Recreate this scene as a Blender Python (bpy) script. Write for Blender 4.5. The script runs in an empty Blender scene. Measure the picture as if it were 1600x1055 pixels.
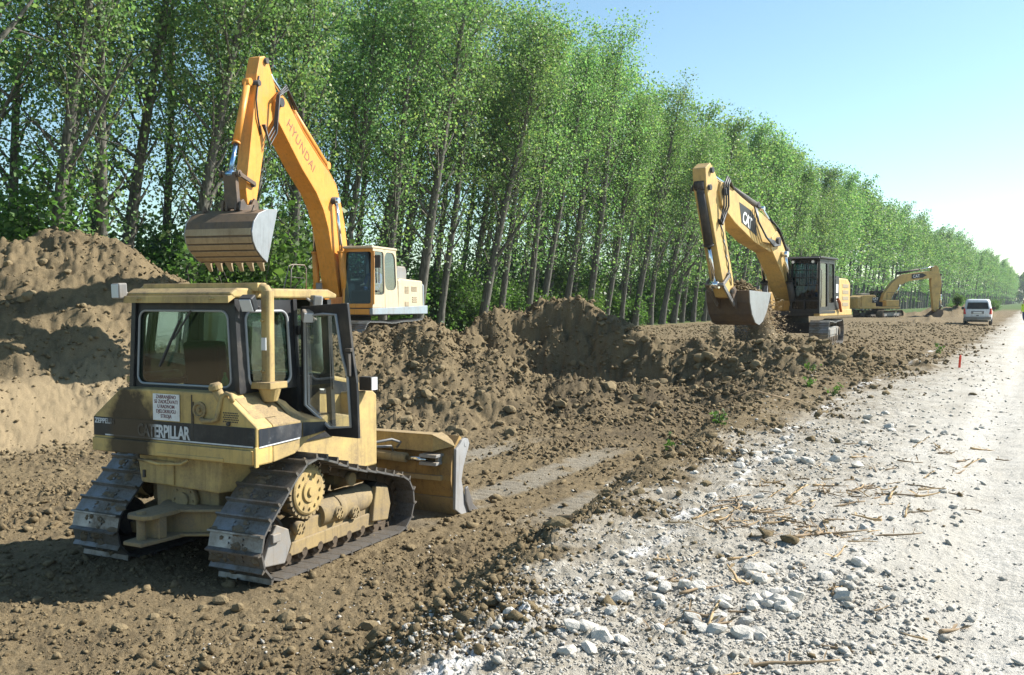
import bpy, bmesh, math, random
import numpy as np
from mathutils import Vector, Matrix, Quaternion

scene = bpy.context.scene
COL = scene.collection
R = math.radians

# ------------------------------------------------------------------ camera
cam_d = bpy.data.cameras.new('camera')
cam = bpy.data.objects.new('camera', cam_d)
COL.objects.link(cam)
cam.location = (0, 0, 1.75)
cam.rotation_euler = (R(90) - math.atan(57.5 / 1450), 0, 0)
cam_d.sensor_width = 36
cam_d.lens = 36 * 1450 / 1600
cam_d.clip_start = 0.05
cam_d.clip_end = 9000
scene.camera = cam

# ------------------------------------------------------------------ sky, sun, exposure
SUN_AZ = R(71)      # from +Y towards +X
SUN_EL = R(40)
world = bpy.data.worlds.new('World')
scene.world = world
world.use_nodes = True
wn = world.node_tree.nodes
wn.clear()
sky = wn.new('ShaderNodeTexSky')
sky.sky_type = 'NISHITA'
sky.sun_disc = False
sky.sun_elevation = SUN_EL
sky.sun_rotation = SUN_AZ
sky.altitude = 100
sky.air_density = 1.0
sky.dust_density = 0.4
sky.ozone_density = 1.0
bg = wn.new('ShaderNodeBackground')
bg.inputs['Strength'].default_value = 0.085
wo = wn.new('ShaderNodeOutputWorld')
wb = wn.new('ShaderNodeMix'); wb.data_type = 'RGBA'; wb.blend_type = 'MULTIPLY'
wb.inputs[0].default_value = 1.0; wb.inputs[7].default_value = (.93, 1.06, 1.0, 1)     # white balance of the sky
world.node_tree.links.new(sky.outputs[0], wb.inputs[6])
world.node_tree.links.new(wb.outputs[2], bg.inputs['Color'])
world.node_tree.links.new(bg.outputs[0], wo.inputs['Surface'])

sun_d = bpy.data.lights.new('sun', 'SUN')
sun_d.energy = 5.0
sun_d.angle = R(0.53)
sun_d.color = (1.0, 0.955, 0.88)
sun = bpy.data.objects.new('sun', sun_d)
COL.objects.link(sun)
_sd = Vector((math.sin(SUN_AZ) * math.cos(SUN_EL), math.cos(SUN_AZ) * math.cos(SUN_EL), math.sin(SUN_EL)))
sun.rotation_euler = (-_sd).to_track_quat('-Z', 'Y').to_euler()
sun.location = _sd * 60

scene.view_settings.view_transform = 'Standard'
scene.view_settings.look = 'None'
scene.view_settings.exposure = 1.1
scene.view_settings.gamma = 1.0
scene.cycles.use_denoising = True
scene.cycles.max_bounces = 6
scene.cycles.transparent_max_bounces = 10
scene.cycles.sample_clamp_indirect = 6

# ------------------------------------------------------------------ mesh helpers
class MB:
    def __init__(s):
        s.v, s.f, s.sm = [], [], []
    def add(s, vs, fs, smooth=False):
        b = len(s.v)
        s.v += [tuple(p) for p in vs]
        s.f += [tuple(i + b for i in f) for f in fs]
        s.sm += [smooth] * len(fs)
        return s
    def box(s, c, d, rot=None):
        c = Vector(c)
        pts = []
        for x in (-.5, .5):
            for y in (-.5, .5):
                for z in (-.5, .5):
                    q = Vector((x * d[0], y * d[1], z * d[2]))
                    if rot is not None:
                        q = rot @ q
                    pts.append(c + q)
        return s.add(pts, [(0, 1, 3, 2), (4, 6, 7, 5), (0, 4, 5, 1), (2, 3, 7, 6), (0, 2, 6, 4), (1, 5, 7, 3)])
    def beam(s, p0, p1, w, h, w1=None, h1=None, up=(0, 0, 1)):
        p0, p1 = Vector(p0), Vector(p1)
        d = (p1 - p0).normalized()
        up = Vector(up)
        side = d.cross(up)
        if side.length < 1e-4:
            side = d.cross(Vector((1, 0, 0)))
        side.normalize()
        u = side.cross(d)
        w1 = w if w1 is None else w1
        h1 = h if h1 is None else h1
        pts = []
        for p, a, b in ((p0, w, h), (p1, w1, h1)):
            for i, j in ((-1, -1), (1, -1), (1, 1), (-1, 1)):
                pts.append(p + side * (i * a / 2) + u * (j * b / 2))
        return s.add(pts, [(0, 3, 2, 1), (4, 5, 6, 7), (0, 1, 5, 4), (1, 2, 6, 5), (2, 3, 7, 6), (3, 0, 4, 7)])
    def cyl(s, p0, p1, r0, r1=None, n=16):
        p0, p1 = Vector(p0), Vector(p1)
        r1 = r0 if r1 is None else r1
        d = (p1 - p0).normalized()
        a = d.orthogonal().normalized()
        b = d.cross(a)
        pts = []
        for p, r in ((p0, r0), (p1, r1)):
            for i in range(n):
                t = 2 * math.pi * i / n
                pts.append(p + a * (r * math.cos(t)) + b * (r * math.sin(t)))
        s.add(pts, [(i, (i + 1) % n, n + (i + 1) % n, n + i) for i in range(n)], True)
        s.add(pts[:n], [tuple(range(n))[::-1]])
        s.add(pts[n:], [tuple(range(n))])
        return s
    def lathe(s, prof, o, axis, n=24):
        # prof: list of (distance along axis, radius)
        o, d = Vector(o), Vector(axis).normalized()
        a = d.orthogonal().normalized()
        b = d.cross(a)
        pts = []
        for t, r in prof:
            for i in range(n):
                q = 2 * math.pi * i / n
                pts.append(o + d * t + (a * math.cos(q) + b * math.sin(q)) * max(r, 1e-4))
        fs = []
        for k in range(len(prof) - 1):
            for i in range(n):
                fs.append((k * n + i, k * n + (i + 1) % n, (k + 1) * n + (i + 1) % n, (k + 1) * n + i))
        return s.add(pts, fs, False)
    def tube(s, pts, r, n=8, r1=None, closed=False):
        P = [Vector(p) for p in pts]
        m = len(P)
        r1 = r if r1 is None else r1
        t0 = (P[1] - P[0]).normalized()
        a = t0.orthogonal().normalized()
        out = []
        for k in range(m):
            if closed:
                t = (P[(k + 1) % m] - P[k - 1]).normalized()
            else:
                t = (P[min(k + 1, m - 1)] - P[max(k - 1, 0)]).normalized()
            a = (a - t * a.dot(t))
            if a.length < 1e-5:
                a = t.orthogonal()
            a.normalize()
            b = t.cross(a)
            rr = r + (r1 - r) * k / max(m - 1, 1)
            for i in range(n):
                q = 2 * math.pi * i / n
                out.append(P[k] + (a * math.cos(q) + b * math.sin(q)) * rr)
        fs = []
        for k in range(m if closed else m - 1):
            k2 = (k + 1) % m
            for i in range(n):
                fs.append((k * n + i, k * n + (i + 1) % n, k2 * n + (i + 1) % n, k2 * n + i))
        s.add(out, fs, True)
        if not closed:
            s.add(out[:n], [tuple(range(n))[::-1]])
            s.add(out[-n:], [tuple(range(n))])
        return s
    def prism(s, poly, y0, y1, axis='y'):
        def P(p, t):
            if axis == 'y':
                return (p[0], t, p[1])
            if axis == 'x':
                return (t, p[0], p[1])
            return (p[0], p[1], t)
        n = len(poly)
        pts = [P(p, y0) for p in poly] + [P(p, y1) for p in poly]
        fs = [tuple(range(n)), tuple(range(2 * n - 1, n - 1, -1))]
        fs += [(i, n + i, n + (i + 1) % n, (i + 1) % n) for i in range(n)]
        return s.add(pts, fs)
    def loft(s, rings, smooth=False, caps=True):
        n = len(rings[0])
        pts = [p for r in rings for p in r]
        fs = []
        for k in range(len(rings) - 1):
            for i in range(n):
                fs.append((k * n + i, k * n + (i + 1) % n, (k + 1) * n + (i + 1) % n, (k + 1) * n + i))
        s.add(pts, fs, smooth)
        if caps:
            s.add(rings[0], [tuple(range(n))[::-1]])
            s.add(rings[-1], [tuple(range(n))])
        return s
    def mesh(s, name, mat=None, merge=True):
        me = bpy.data.meshes.new(name)
        me.from_pydata(s.v, [], s.f)
        for p, q in zip(me.polygons, s.sm):
            p.use_smooth = q
        bm = bmesh.new()
        bm.from_mesh(me)
        if merge:
            bmesh.ops.remove_doubles(bm, verts=bm.verts, dist=1e-5)
        bmesh.ops.recalc_face_normals(bm, faces=bm.faces)
        bm.to_mesh(me)
        bm.free()
        if mat is not None:
            me.materials.append(mat)
        return me
    def build(s, name, mat, parent=None, bevel=0.0, seg=2):
        o = bpy.data.objects.new(name, s.mesh(name, mat))
        COL.objects.link(o)
        o.parent = parent
        if bevel:
            m = o.modifiers.new('bevel', 'BEVEL')
            m.width = bevel
            m.segments = seg
            m.limit_method = 'ANGLE'
            m.angle_limit = R(35)
            m.harden_normals = False
        return o

def build_split(mb, name, mat, parent):
    """every loose piece of mb becomes a part of its own"""
    key = {}
    ids = [key.setdefault(tuple(round(c, 4) for c in v), len(key)) for v in mb.v]
    par = list(range(len(key)))
    def find(a):
        while par[a] != a:
            par[a] = par[par[a]]; a = par[a]
        return a
    for f in mb.f:
        r = find(ids[f[0]])
        for i in f[1:]:
            par[find(ids[i])] = r
    groups = {}
    for f, sm in zip(mb.f, mb.sm):
        groups.setdefault(find(ids[f[0]]), []).append((f, sm))
    out = []
    for g in groups.values():
        m = MB()
        for f, sm in g:
            m.add([mb.v[i] for i in f], [tuple(range(len(f)))], sm)
        out.append(m.build(name, mat, parent))
    return out

def link(o, parent=None):
    COL.objects.link(o)
    o.parent = parent
    return o

def tag(o, label=None, cat=None, group=None, kind=None):
    if label: o['label'] = label
    if cat: o['category'] = cat
    if group: o['group'] = group
    if kind: o['kind'] = kind
    return o

def thing(name, label, cat, loc=(0, 0, 0), rz=0, group=None):
    o = bpy.data.objects.new(name, None)
    o.empty_display_size = 0.3
    COL.objects.link(o)
    o.location = loc
    o.rotation_euler = (0, 0, rz)
    return tag(o, label, cat, group)

def inst(name, me, parent=None, loc=(0, 0, 0), rot=None, scale=None):
    o = bpy.data.objects.new(name, me)
    COL.objects.link(o)
    o.parent = parent
    o.location = loc
    if rot is not None:
        o.rotation_euler = rot
    if scale is not None:
        o.scale = scale if hasattr(scale, '__len__') else (scale,) * 3
    return o

def text_mesh(txt, size, mat, name='lettering', extrude=0.002, bold=0.0, align='LEFT', squeeze=1.0, spacing=1.0):
    cu = bpy.data.curves.new(name, 'FONT')
    cu.body = txt
    cu.size = size
    cu.extrude = extrude
    cu.offset = bold
    cu.align_x = align
    cu.space_character = spacing
    cu.resolution_u = 3
    ob = bpy.data.objects.new(name, cu)
    COL.objects.link(ob)
    dg = bpy.context.evaluated_depsgraph_get()
    me = bpy.data.meshes.new_from_object(ob.evaluated_get(dg))
    bpy.data.objects.remove(ob)
    bpy.data.curves.remove(cu)
    if squeeze != 1.0:
        for v in me.vertices:
            v.co.x *= squeeze
    me.materials.clear()
    me.materials.append(mat)
    return me

def put_text(txt, size, mat, parent, origin, ex, ey, fit=None, **kw):
    # lay flat lettering with its baseline along ex and its height along ey
    me = text_mesh(txt, size, mat, **kw)
    if fit:
        w = max(v.co.x for v in me.vertices)
        for v in me.vertices:
            v.co.x *= fit / w
    ex, ey = Vector(ex).normalized(), Vector(ey).normalized()
    ez = ex.cross(ey)
    M = Matrix((ex, ey, ez)).transposed().to_4x4()
    M.translation = Vector(origin)
    me.transform(M)
    return inst('lettering', me, parent)

def panel(mb_frame, mb_pane, mb_gasket, q, hole, rad=0.06, th=0.03, n=6, gr=0.012, skew=None):
    """flat panel on the quad q (bl, br, tr, tl) with a rounded window; hole = (s0, s1, t0, t1) in 0..1"""
    bl, br, tr, tl = [Vector(p) for p in q]
    nrm = (br - bl).cross(tl - bl).normalized()
    w = ((br - bl).length + (tr - tl).length) / 2
    h = ((tl - bl).length + (tr - br).length) / 2
    def at(s_, t_):
        return (bl * (1 - s_) + br * s_) * (1 - t_) + (tl * (1 - s_) + tr * s_) * t_
    s0, s1, t0, t1 = hole
    rs, rt = rad / w, rad / h
    inner, outer = [], []
    for (cs, ct, a0, (os_, ot)) in ((s0 + rs, t0 + rt, 180, (0, 0)), (s1 - rs, t0 + rt, 270, (1, 0)), (s1 - rs, t1 - rt, 0, (1, 1)), (s0 + rs, t1 - rt, 90, (0, 1))):
        for k in range(n + 1):
            a = R(a0 + 90 * k / n)
            inner.append((cs + rs * math.cos(a), ct + rt * math.sin(a)))
            f = k / n
            # outer point slides round the corner
            if a0 == 180: o_ = (0, t0 * (1 - 2 * f)) if f < .5 else (s0 * (2 * f - 1), 0)
            elif a0 == 270: o_ = (1 - (1 - s1) * (1 - 2 * f), 0) if f < .5 else (1, t0 * (2 * f - 1))
            elif a0 == 0: o_ = (1, 1 - (1 - t1) * (1 - 2 * f)) if f < .5 else (1 - (1 - s1) * (2 * f - 1), 1)
            else: o_ = (s0 * (1 - 2 * f), 1) if f < .5 else (0, 1 - (1 - t1) * (2 * f - 1))
            outer.append(o_)
    N = len(inner)
    I = [at(*p) for p in inner]
    O = [at(*p) for p in outer]
    off = nrm * th
    pts = O + I + [p - off for p in O] + [p - off for p in I]
    fs = []
    for i in range(N):
        j = (i + 1) % N
        fs += [(i, j, N + j, N + i), (2 * N + i, 3 * N + i, 3 * N + j, 2 * N + j), (N + i, N + j, 3 * N + j, 3 * N + i), (i, 2 * N + i, 2 * N + j, j)]
    mb_frame.add(pts, fs)
    if mb_pane is not None:
        mb_pane.add([p - off * .6 for p in I], [tuple(range(N))])
    if mb_gasket is not None:
        mb_gasket.tube(I, gr, 6, closed=True)
    return at

# ------------------------------------------------------------------ procedural materials
class NT:
    def __init__(s, name):
        s.m = bpy.data.materials.new(name)
        s.m.use_nodes = True
        s.t = s.m.node_tree
        s.n = s.t.nodes
        s.n.clear()
        s.out = s.n.new('ShaderNodeOutputMaterial')
    def node(s, typ, ins=None, **props):
        nd = s.n.new(typ)
        for k, v in props.items():
            setattr(nd, k, v)
        if ins:
            for k, v in ins.items():
                if isinstance(v, bpy.types.NodeSocket):
                    s.t.links.new(v, nd.inputs[k])
                else:
                    nd.inputs[k].default_value = v
        return nd
    def noise(s, vec, scale, detail=4, rough=.55):
        return s.node('ShaderNodeTexNoise', {'Vector': vec, 'Scale': scale, 'Detail': detail, 'Roughness': rough}).outputs['Fac']
    def ramp(s, fac, a, b, ca=(0, 0, 0, 1), cb=(1, 1, 1, 1)):
        nd = s.node('ShaderNodeValToRGB', {'Fac': fac})
        e = nd.color_ramp.elements
        e[0].position, e[1].position = a, b
        e[0].color, e[1].color = ca, cb
        return nd.outputs['Color']
    def mix(s, fac, a, b, blend='MIX'):
        nd = s.node('ShaderNodeMix', data_type='RGBA', blend_type=blend)
        for i, v in ((0, fac), (6, a), (7, b)):
            if isinstance(v, bpy.types.NodeSocket):
                s.t.links.new(v, nd.inputs[i])
            else:
                nd.inputs[i].default_value = v if i == 0 else (tuple(v) + (1,))[:4]
        return nd.outputs[2]
    def math(s, op, a, b=0.0, clamp=False):
        nd = s.node('ShaderNodeMath', operation=op, use_clamp=clamp)
        for i, v in ((0, a), (1, b)):
            if isinstance(v, bpy.types.NodeSocket):
                s.t.links.new(v, nd.inputs[i])
            else:
                nd.inputs[i].default_value = v
        return nd.outputs[0]
    def bump(s, h, strength, dist):
        return s.node('ShaderNodeBump', {'Height': h, 'Strength': strength, 'Distance': dist}).outputs['Normal']
    def done(s, sh):
        s.t.links.new(sh, s.out.inputs['Surface'])
        return s.m
    def coords(s, which='Object'):
        return s.node('ShaderNodeTexCoord').outputs[which]

def paint(name, col, dirt=0.4, dcol=(.23, .17, .10), rough=.5, metal=0.0, fine=18.0, wear=0.25, wcol=None, bump=.15, spec=.35, up=.5):
    t = NT(name)
    c = t.coords()
    big = t.noise(c, 1.7, 5, .6)
    mid = t.noise(c, 6.0, 6, .65)
    fin = t.noise(c, fine * 3, 4, .6)
    base = t.mix(t.ramp(mid, .35, .7), tuple(x * .9 for x in col), tuple(min(1, x * 1.07) for x in col))
    if wcol is None:
        wcol = tuple(min(1, x * .55 + .16) for x in col)
    base = t.mix(t.math('MULTIPLY', t.ramp(t.math('ADD', t.math('MULTIPLY', mid, .6), t.math('MULTIPLY', fin, .4)), .56, .66), wear), base, wcol)
    # dust: in blotches, more on faces that look up
    g = t.node('ShaderNodeNewGeometry')
    nz = t.node('ShaderNodeSeparateXYZ', {0: g.outputs['Normal']}).outputs['Z']
    upf = t.math('MULTIPLY', t.math('MAXIMUM', nz, 0.0), up)
    dm = t.math('ADD', t.math('MULTIPLY', big, .55), t.math('MULTIPLY', mid, .45))
    dm = t.ramp(dm, .62 - dirt * .42, .80 - dirt * .25)
    dm = t.math('MULTIPLY', t.math('ADD', dm, upf, True), min(1.0, .35 + dirt))
    dm = t.math('MULTIPLY', dm, t.math('ADD', .45, t.math('MULTIPLY', fin, .9)), True)
    base = t.mix(dm, base, dcol)
    st = t.noise(t.node('ShaderNodeMapping', {'Vector': c, 'Scale': (9, 9, .7)}).outputs[0], 1.6, 5, .65)
    base = t.mix(t.math('MULTIPLY', t.ramp(st, .52, .74), .25 + .35 * dirt), base, tuple(x * .45 for x in dcol))
    rg = t.math('ADD', rough, t.math('MULTIPLY', dm, .4), True)
    b = t.node('ShaderNodeBsdfPrincipled', {'Base Color': base, 'Roughness': rg, 'Metallic': metal, 'Specular IOR Level': spec})
    if bump:
        t.t.links.new(t.bump(t.math('ADD', mid, t.math('MULTIPLY', fin, .5)), bump, .01), b.inputs['Normal'])
    return t.done(b.outputs[0])

def plain(name, col, rough=.6, metal=0.0, emit=None, spec=.4, var=.12):
    t = NT(name)
    n = t.noise(t.coords(), 9, 4)
    base = t.mix(n, tuple(x * (1 - var) for x in col), tuple(min(1, x * (1 + var)) for x in col))
    b = t.node('ShaderNodeBsdfPrincipled', {'Base Color': base, 'Roughness': rough, 'Metallic': metal, 'Specular IOR Level': spec})
    return t.done(b.outputs[0])

def glass(name, tint=(.62, .78, .72), refl=.9, dust=.12, fk=.85):
    t = NT(name)
    c = t.coords()
    fr = t.node('ShaderNodeFresnel', {'IOR': 1.5})
    tr = t.node('ShaderNodeBsdfTransparent', {'Color': tint + (1,)})
    gl = t.node('ShaderNodeBsdfGlossy', {'Color': (refl, refl, refl, 1), 'Roughness': .02})
    df = t.node('ShaderNodeBsdfDiffuse', {'Color': (.45, .42, .35, 1)})
    m1 = t.node('ShaderNodeMixShader', {0: t.math('ADD', t.math('MULTIPLY', fr.outputs[0], fk), .02, True), 1: tr.outputs[0], 2: gl.outputs[0]})
    dn = t.math('MULTIPLY', t.ramp(t.noise(c, 3.5, 6, .65), .35, .8), dust)
    m2 = t.node('ShaderNodeMixShader', {0: dn, 1: m1.outputs[0], 2: df.outputs[0]})
    return t.done(m2.outputs[0])

def leaf_mat(name, cols, trans=.45):
    t = NT(name)
    oi = t.node('ShaderNodeObjectInfo')
    g = t.node('ShaderNodeNewGeometry')
    rnd = g.outputs['Random Per Island']
    r = t.node('ShaderNodeValToRGB', {'Fac': rnd})
    e = r.color_ramp.elements
    while len(e) < len(cols):
        e.new(.5)
    for i, cc in enumerate(cols):
        e[i].position = i / (len(cols) - 1)
        e[i].color = cc + (1,)
    hs = t.node('ShaderNodeHueSaturation', {'Hue': t.math('ADD', .488, t.math('MULTIPLY', oi.outputs['Random'], .024)), 'Saturation': 1.0,
                'Value': t.math('ADD', .82, t.math('MULTIPLY', oi.outputs['Random'], .36)), 'Color': r.outputs[0]})
    d = t.node('ShaderNodeBsdfPrincipled', {'Base Color': hs.outputs[0], 'Roughness': .5, 'Specular IOR Level': .35})
    tc = t.mix(1.0, hs.outputs[0], (1.05, 1.3, .72), 'MULTIPLY')
    tl = t.node('ShaderNodeBsdfTranslucent', {'Color': tc})
    m = t.node('ShaderNodeMixShader', {0: trans, 1: d.outputs[0], 2: tl.outputs[0]})
    return t.done(m.outputs[0])

M = {}
M['cat'] = paint('cat_yellow', (.64, .43, .15), dirt=.42, wear=.3)
M['dozer'] = paint('dozer_yellow', (.62, .45, .17), dirt=.68, wear=.55, rough=.55)
M['dozer_low'] = paint('dozer_dusty_yellow', (.46, .33, .13), dirt=.85, dcol=(.22, .175, .115), wear=.4, rough=.7)
M['orange'] = paint('excavator_orange', (.74, .315, .055), dirt=.25, wear=.15, rough=.42)
M['cream'] = paint('excavator_cream', (.55, .465, .32), dirt=.15, wear=.1, rough=.45)
M['black'] = paint('black_paint', (.022, .023, .026), dirt=.3, dcol=(.12, .10, .075), wear=.2, wcol=(.09, .09, .09), rough=.45)
M['dark'] = paint('dark_steel', (.045, .045, .048), dirt=.4, dcol=(.14, .11, .075), rough=.55)
M['stripe'] = paint('faded_dark_decal', (.03, .035, .045), dirt=.3, dcol=(.16, .15, .14), wear=.6, wcol=(.18, .21, .25), rough=.4)
M['greypaint'] = paint('grey_paint', (.27, .275, .275), dirt=.5, wear=.15)
M['bluegrey'] = paint('blue_grey_skirt', (.30, .36, .40), dirt=.35, wear=.1, rough=.4)
M['steel'] = paint('worn_steel', (.36, .36, .37), dirt=.5, dcol=(.17, .13, .09), metal=.75, rough=.36, wear=.3, wcol=(.55, .55, .55), up=.3)
M['shoe'] = paint('track_shoe_steel', (.33, .335, .345), dirt=.62, dcol=(.155, .125, .088), metal=.8, rough=.34, wear=.4, wcol=(.6, .6, .6), up=.25)
M['chain'] = paint('track_chain', (.07, .06, .05), dirt=.7, dcol=(.16, .12, .08), metal=.3, rough=.6)
M['bucket'] = paint('bucket_steel', (.11, .09, .08), dirt=.55, dcol=(.22, .15, .09), metal=.35, rough=.5, wear=.4, wcol=(.33, .30, .28))
M['wear'] = paint('wear_strip', (.42, .32, .20), dirt=.4, dcol=(.20, .14, .08), metal=.3, rough=.5)
M['bucketside'] = paint('polished_bucket_side', (.38, .39, .41), dirt=.3, dcol=(.22, .17, .12), metal=.55, rough=.38)
M['chrome'] = plain('chrome_rod', (.75, .76, .78), .12, 1.0)
M['hose'] = plain('rubber_hose', (.05, .05, .05), .5)
M['hoselit'] = plain('grey_hose', (.16, .16, .16), .5)
M['gasket'] = plain('window_gasket', (.07, .07, .075), .5)
M['seal'] = plain('light_window_seal', (.32, .33, .34), .4)
M['white'] = plain('white_paint', (.80, .80, .78), .5, var=.04)
M['lamp'] = plain('lamp_glass', (.62, .64, .66), .15)
M['red'] = plain('red_lens', (.55, .03, .02), .25)
M['glass'] = glass('cab_glass', (.40, .56, .50), .9, .03)
M['clearglass'] = glass('door_glass', (.85, .9, .87), .8, .18)
M['darkglass'] = glass('tinted_glass', (.14, .24, .27), .9, .04, .22)
M['blueglass'] = glass('bright_glass', (.36, .52, .62), .95, .06, .22)
M['seat'] = plain('seat_fabric', (.03, .03, .032), .8)
M['grille'] = plain('grille_grey', (.33, .27, .18), .7)
M['inkdark'] = plain('dark_lettering', (.03, .03, .03), .5)
M['inkgrey'] = plain('grey_lettering', (.62, .64, .66), .5)
M['inkmaroon'] = plain('sign_lettering', (.16, .05, .06), .6)
M['inkyellow'] = plain('yellow_mark', (.75, .50, .05), .5)
M['inkbrown'] = plain('brown_lettering', (.20, .10, .06), .5)
M['plate'] = paint('sign_plate', (.74, .74, .73), dirt=.2, wear=.3, wcol=(.5, .5, .5))
M['bark'] = None
# ------------------------------------------------------------------ noise
_rng = np.random.RandomState(7)
_perm = _rng.permutation(1024)
_rand = _rng.rand(1024, 4)
def _h(ix, iy):
    return _perm[(_perm[ix & 1023] + iy) & 1023]
_ga = _rng.rand(1024) * 2 * np.pi
_gx, _gy = np.cos(_ga), np.sin(_ga)
def perlin(x, y):
    x = np.asarray(x, float); y = np.asarray(y, float)
    xi = np.floor(x).astype(int); yi = np.floor(y).astype(int)
    xf = x - xi; yf = y - yi
    a = xf * xf * xf * (xf * (xf * 6 - 15) + 10)
    b = yf * yf * yf * (yf * (yf * 6 - 15) + 10)
    def g(i, j):
        k = _h(xi + i, yi + j)
        return _gx[k] * (xf - i) + _gy[k] * (yf - j)
    n0 = g(0, 0) * (1 - a) + g(1, 0) * a
    n1 = g(0, 1) * (1 - a) + g(1, 1) * a
    return (n0 * (1 - b) + n1 * b) * 1.5
def fbm(x, y, o=4, gain=.5):
    s = 0; a = 1.0
    for k in range(o):
        s = s + a * perlin(x * 2 ** k + 17.3 * k, y * 2 ** k - 9.1 * k)
        a *= gain
    return s
def lumps(x, y, cell, fill=.8, rmin=.25, rmax=.62):
    """round lumps scattered on a jittered grid: height in units of cell"""
    x = x / cell; y = y / cell
    xi = np.floor(x).astype(int); yi = np.floor(y).astype(int)
    out = np.zeros_like(x)
    for i in (-1, 0, 1):
        for j in (-1, 0, 1):
            k = _h(xi + i, yi + j)
            r = _rand[k]
            px = xi + i + .15 + .7 * r[..., 0]
            py = yi + j + .15 + .7 * r[..., 1]
            rad = rmin + (rmax - rmin) * r[..., 2]
            an = r[..., 2] * 40
            dx = x - px; dy = y - py
            ex = dx * np.cos(an) + dy * np.sin(an)
            ey = (-dx * np.sin(an) + dy * np.cos(an)) * (1.0 + .8 * r[..., 0])
            d2 = (ex * ex + ey * ey) / (rad * rad)
            hgt = rad * np.sqrt(np.clip(1 - d2, 0, 1)) * (r[..., 3] < fill)
            out = np.maximum(out, hgt)
    return out
def S(x, a, b):
    t = np.clip((x - a) / (b - a), 0, 1)
    return t * t * (3 - 2 * t)
def smax(a, b, k=.25):
    h = np.clip(.5 + .5 * (a - b) / k, 0, 1)
    return a * h + b * (1 - h) + k * h * (1 - h)

DU = (.4882, .8727)       # direction of the road; v is the distance to the left of it
def uv(X, Y):
    return X * DU[0] + Y * DU[1], -X * DU[1] + Y * DU[0]
def xy(u, v):
    return u * DU[0] - v * DU[1], u * DU[1] + v * DU[0]

# ridges of dug soil: (x0, y0, z0, x1, y1, z1, side slope)
RIDGES = [
    (-18.0, 26.5, 3.1, -12.4, 25.2, 3.45, .62),
    (-12.4, 25.2, 3.45, -11.0, 25.4, 3.3, .66),
    (-15.5, 23.0, 1.6, -13.5, 22.8, 1.9, .6),
    (-4.6, 23.2, .92, -2.4, 23.9, 1.08, .50),
    (-2.4, 23.9, 1.08, -.7, 25.3, 1.38, .52),
    (-.9, 25.2, 1.30, .2, 22.4, -.15, .70),
    (1.15, 27.1, 2.08, 1.25, 27.15, 2.08, .60),
    (1.5, 27.2, 1.75, 2.9, 27.0, .95, .55),
    (2.9, 26.6, .66, 5.2, 25.9, .58, .55),
    (5.2, 25.9, .58, 8.2, 25.6, .62, .50),
    (7.2, 25.3, .55, 9.8, 24.5, .30, .42),
    (39.0, 94, .75, 45.0, 97, 1.0, .5),
    (46.5, 98, 1.25, 50.5, 101, 1.35, .5),
    (30.0, 70, .25, 34.0, 74, .35, .3),
]
def coarse(X, Y):
    u, v = uv(X, Y)
    w = .35 * fbm(X * .45, Y * .45, 3)
    field = .12 - .27 * S(v, 15, 25)
    z = field * S(v, 2.6, 5.0)
    ve = np.interp(u, [-5, 0, 3.7, 6, 11.7, 19.7, 26, 40], [2.3, 2.3, 2.5, 2.85, 3.35, 4.3, 3.8, 3.4]) + .5 * w
    yend = 24.3 + .5 * w + np.interp(X, [-2, 0, 3, 8, 10], [0.6, .4, .3, -.3, -1.2])
    T = S(v, ve, ve + 1.9) * (1 - S(v, 16.3 + w * .6, 18.6 + w * .6)) * (1 - S(Y, yend - .9, yend + 1.0))
    deep = -1.05 + .35 * S(Y, 20.5, 24) * S(X, -3, 2)
    z = z * (1 - T) + deep * T
    hw = .22 * fbm(X * .8 + 5, Y * .8, 4) + .07 * fbm(X * 4.1, Y * 4.1, 3) + .10 * (.45 - np.abs(fbm(X * 1.9, Y * 1.9 + 3, 4)))
    for (x0, y0, z0, x1, y1, z1, sl) in RIDGES:
        dx, dy = x1 - x0, y1 - y0
        t = np.clip(((X - x0) * dx + (Y - y0) * dy) / (dx * dx + dy * dy), 0, 1)
        d = np.hypot(X - x0 - t * dx, Y - y0 - t * dy)
        d = np.sqrt(d * d + .35 ** 2) - .35
        hh = z0 + (z1 - z0) * t - sl * d + hw * np.clip(1.2 - .1 * d, .3, 1.2)
        z = smax(z, hh, .22)
    # the hollow dug out in front of the mound
    near = (np.abs(X - 3.5) < 9) & (np.abs(Y - 24.5) < 6)
    if near.any():
        x, y = X[near], Y[near]
        n = len(HOLLOW)
        ins = np.zeros(x.shape, bool); dd = np.full(x.shape, 1e9)
        for i in range(n):
            (ax, ay), (bx, by) = HOLLOW[i], HOLLOW[(i + 1) % n]
            ins ^= ((ay > y) != (by > y)) & (x < (bx - ax) * (y - ay) / (by - ay + 1e-9) + ax)
            t = np.clip(((x - ax) * (bx - ax) + (y - ay) * (by - ay)) / ((bx - ax) ** 2 + (by - ay) ** 2), 0, 1)
            dd = np.minimum(dd, np.hypot(x - ax - t * (bx - ax), y - ay - t * (by - ay)))
        dd = np.where(ins, 0, dd)
        rg = fbm(x * 1.3 + 2, y * 1.3, 4, .6); lim = -.62 + 1.02 * np.maximum(0, dd + .28 * rg) + .3 * np.maximum(0, dd - .7) + .22 * (.4 - np.abs(rg)) + .5 * hw[near]
        z[near] = -smax(-z[near], -lim, .12)
    return z
HOLLOW = [(-1.0, 24.9), (-.2, 25.6), (.6, 26.0), (1.4, 25.8), (2.2, 25.2), (3.4, 24.6), (5.4, 24.2), (5.6, 23.6), (4.0, 23.2), (1.2, 23.1), (.3, 23.7)]

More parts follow.
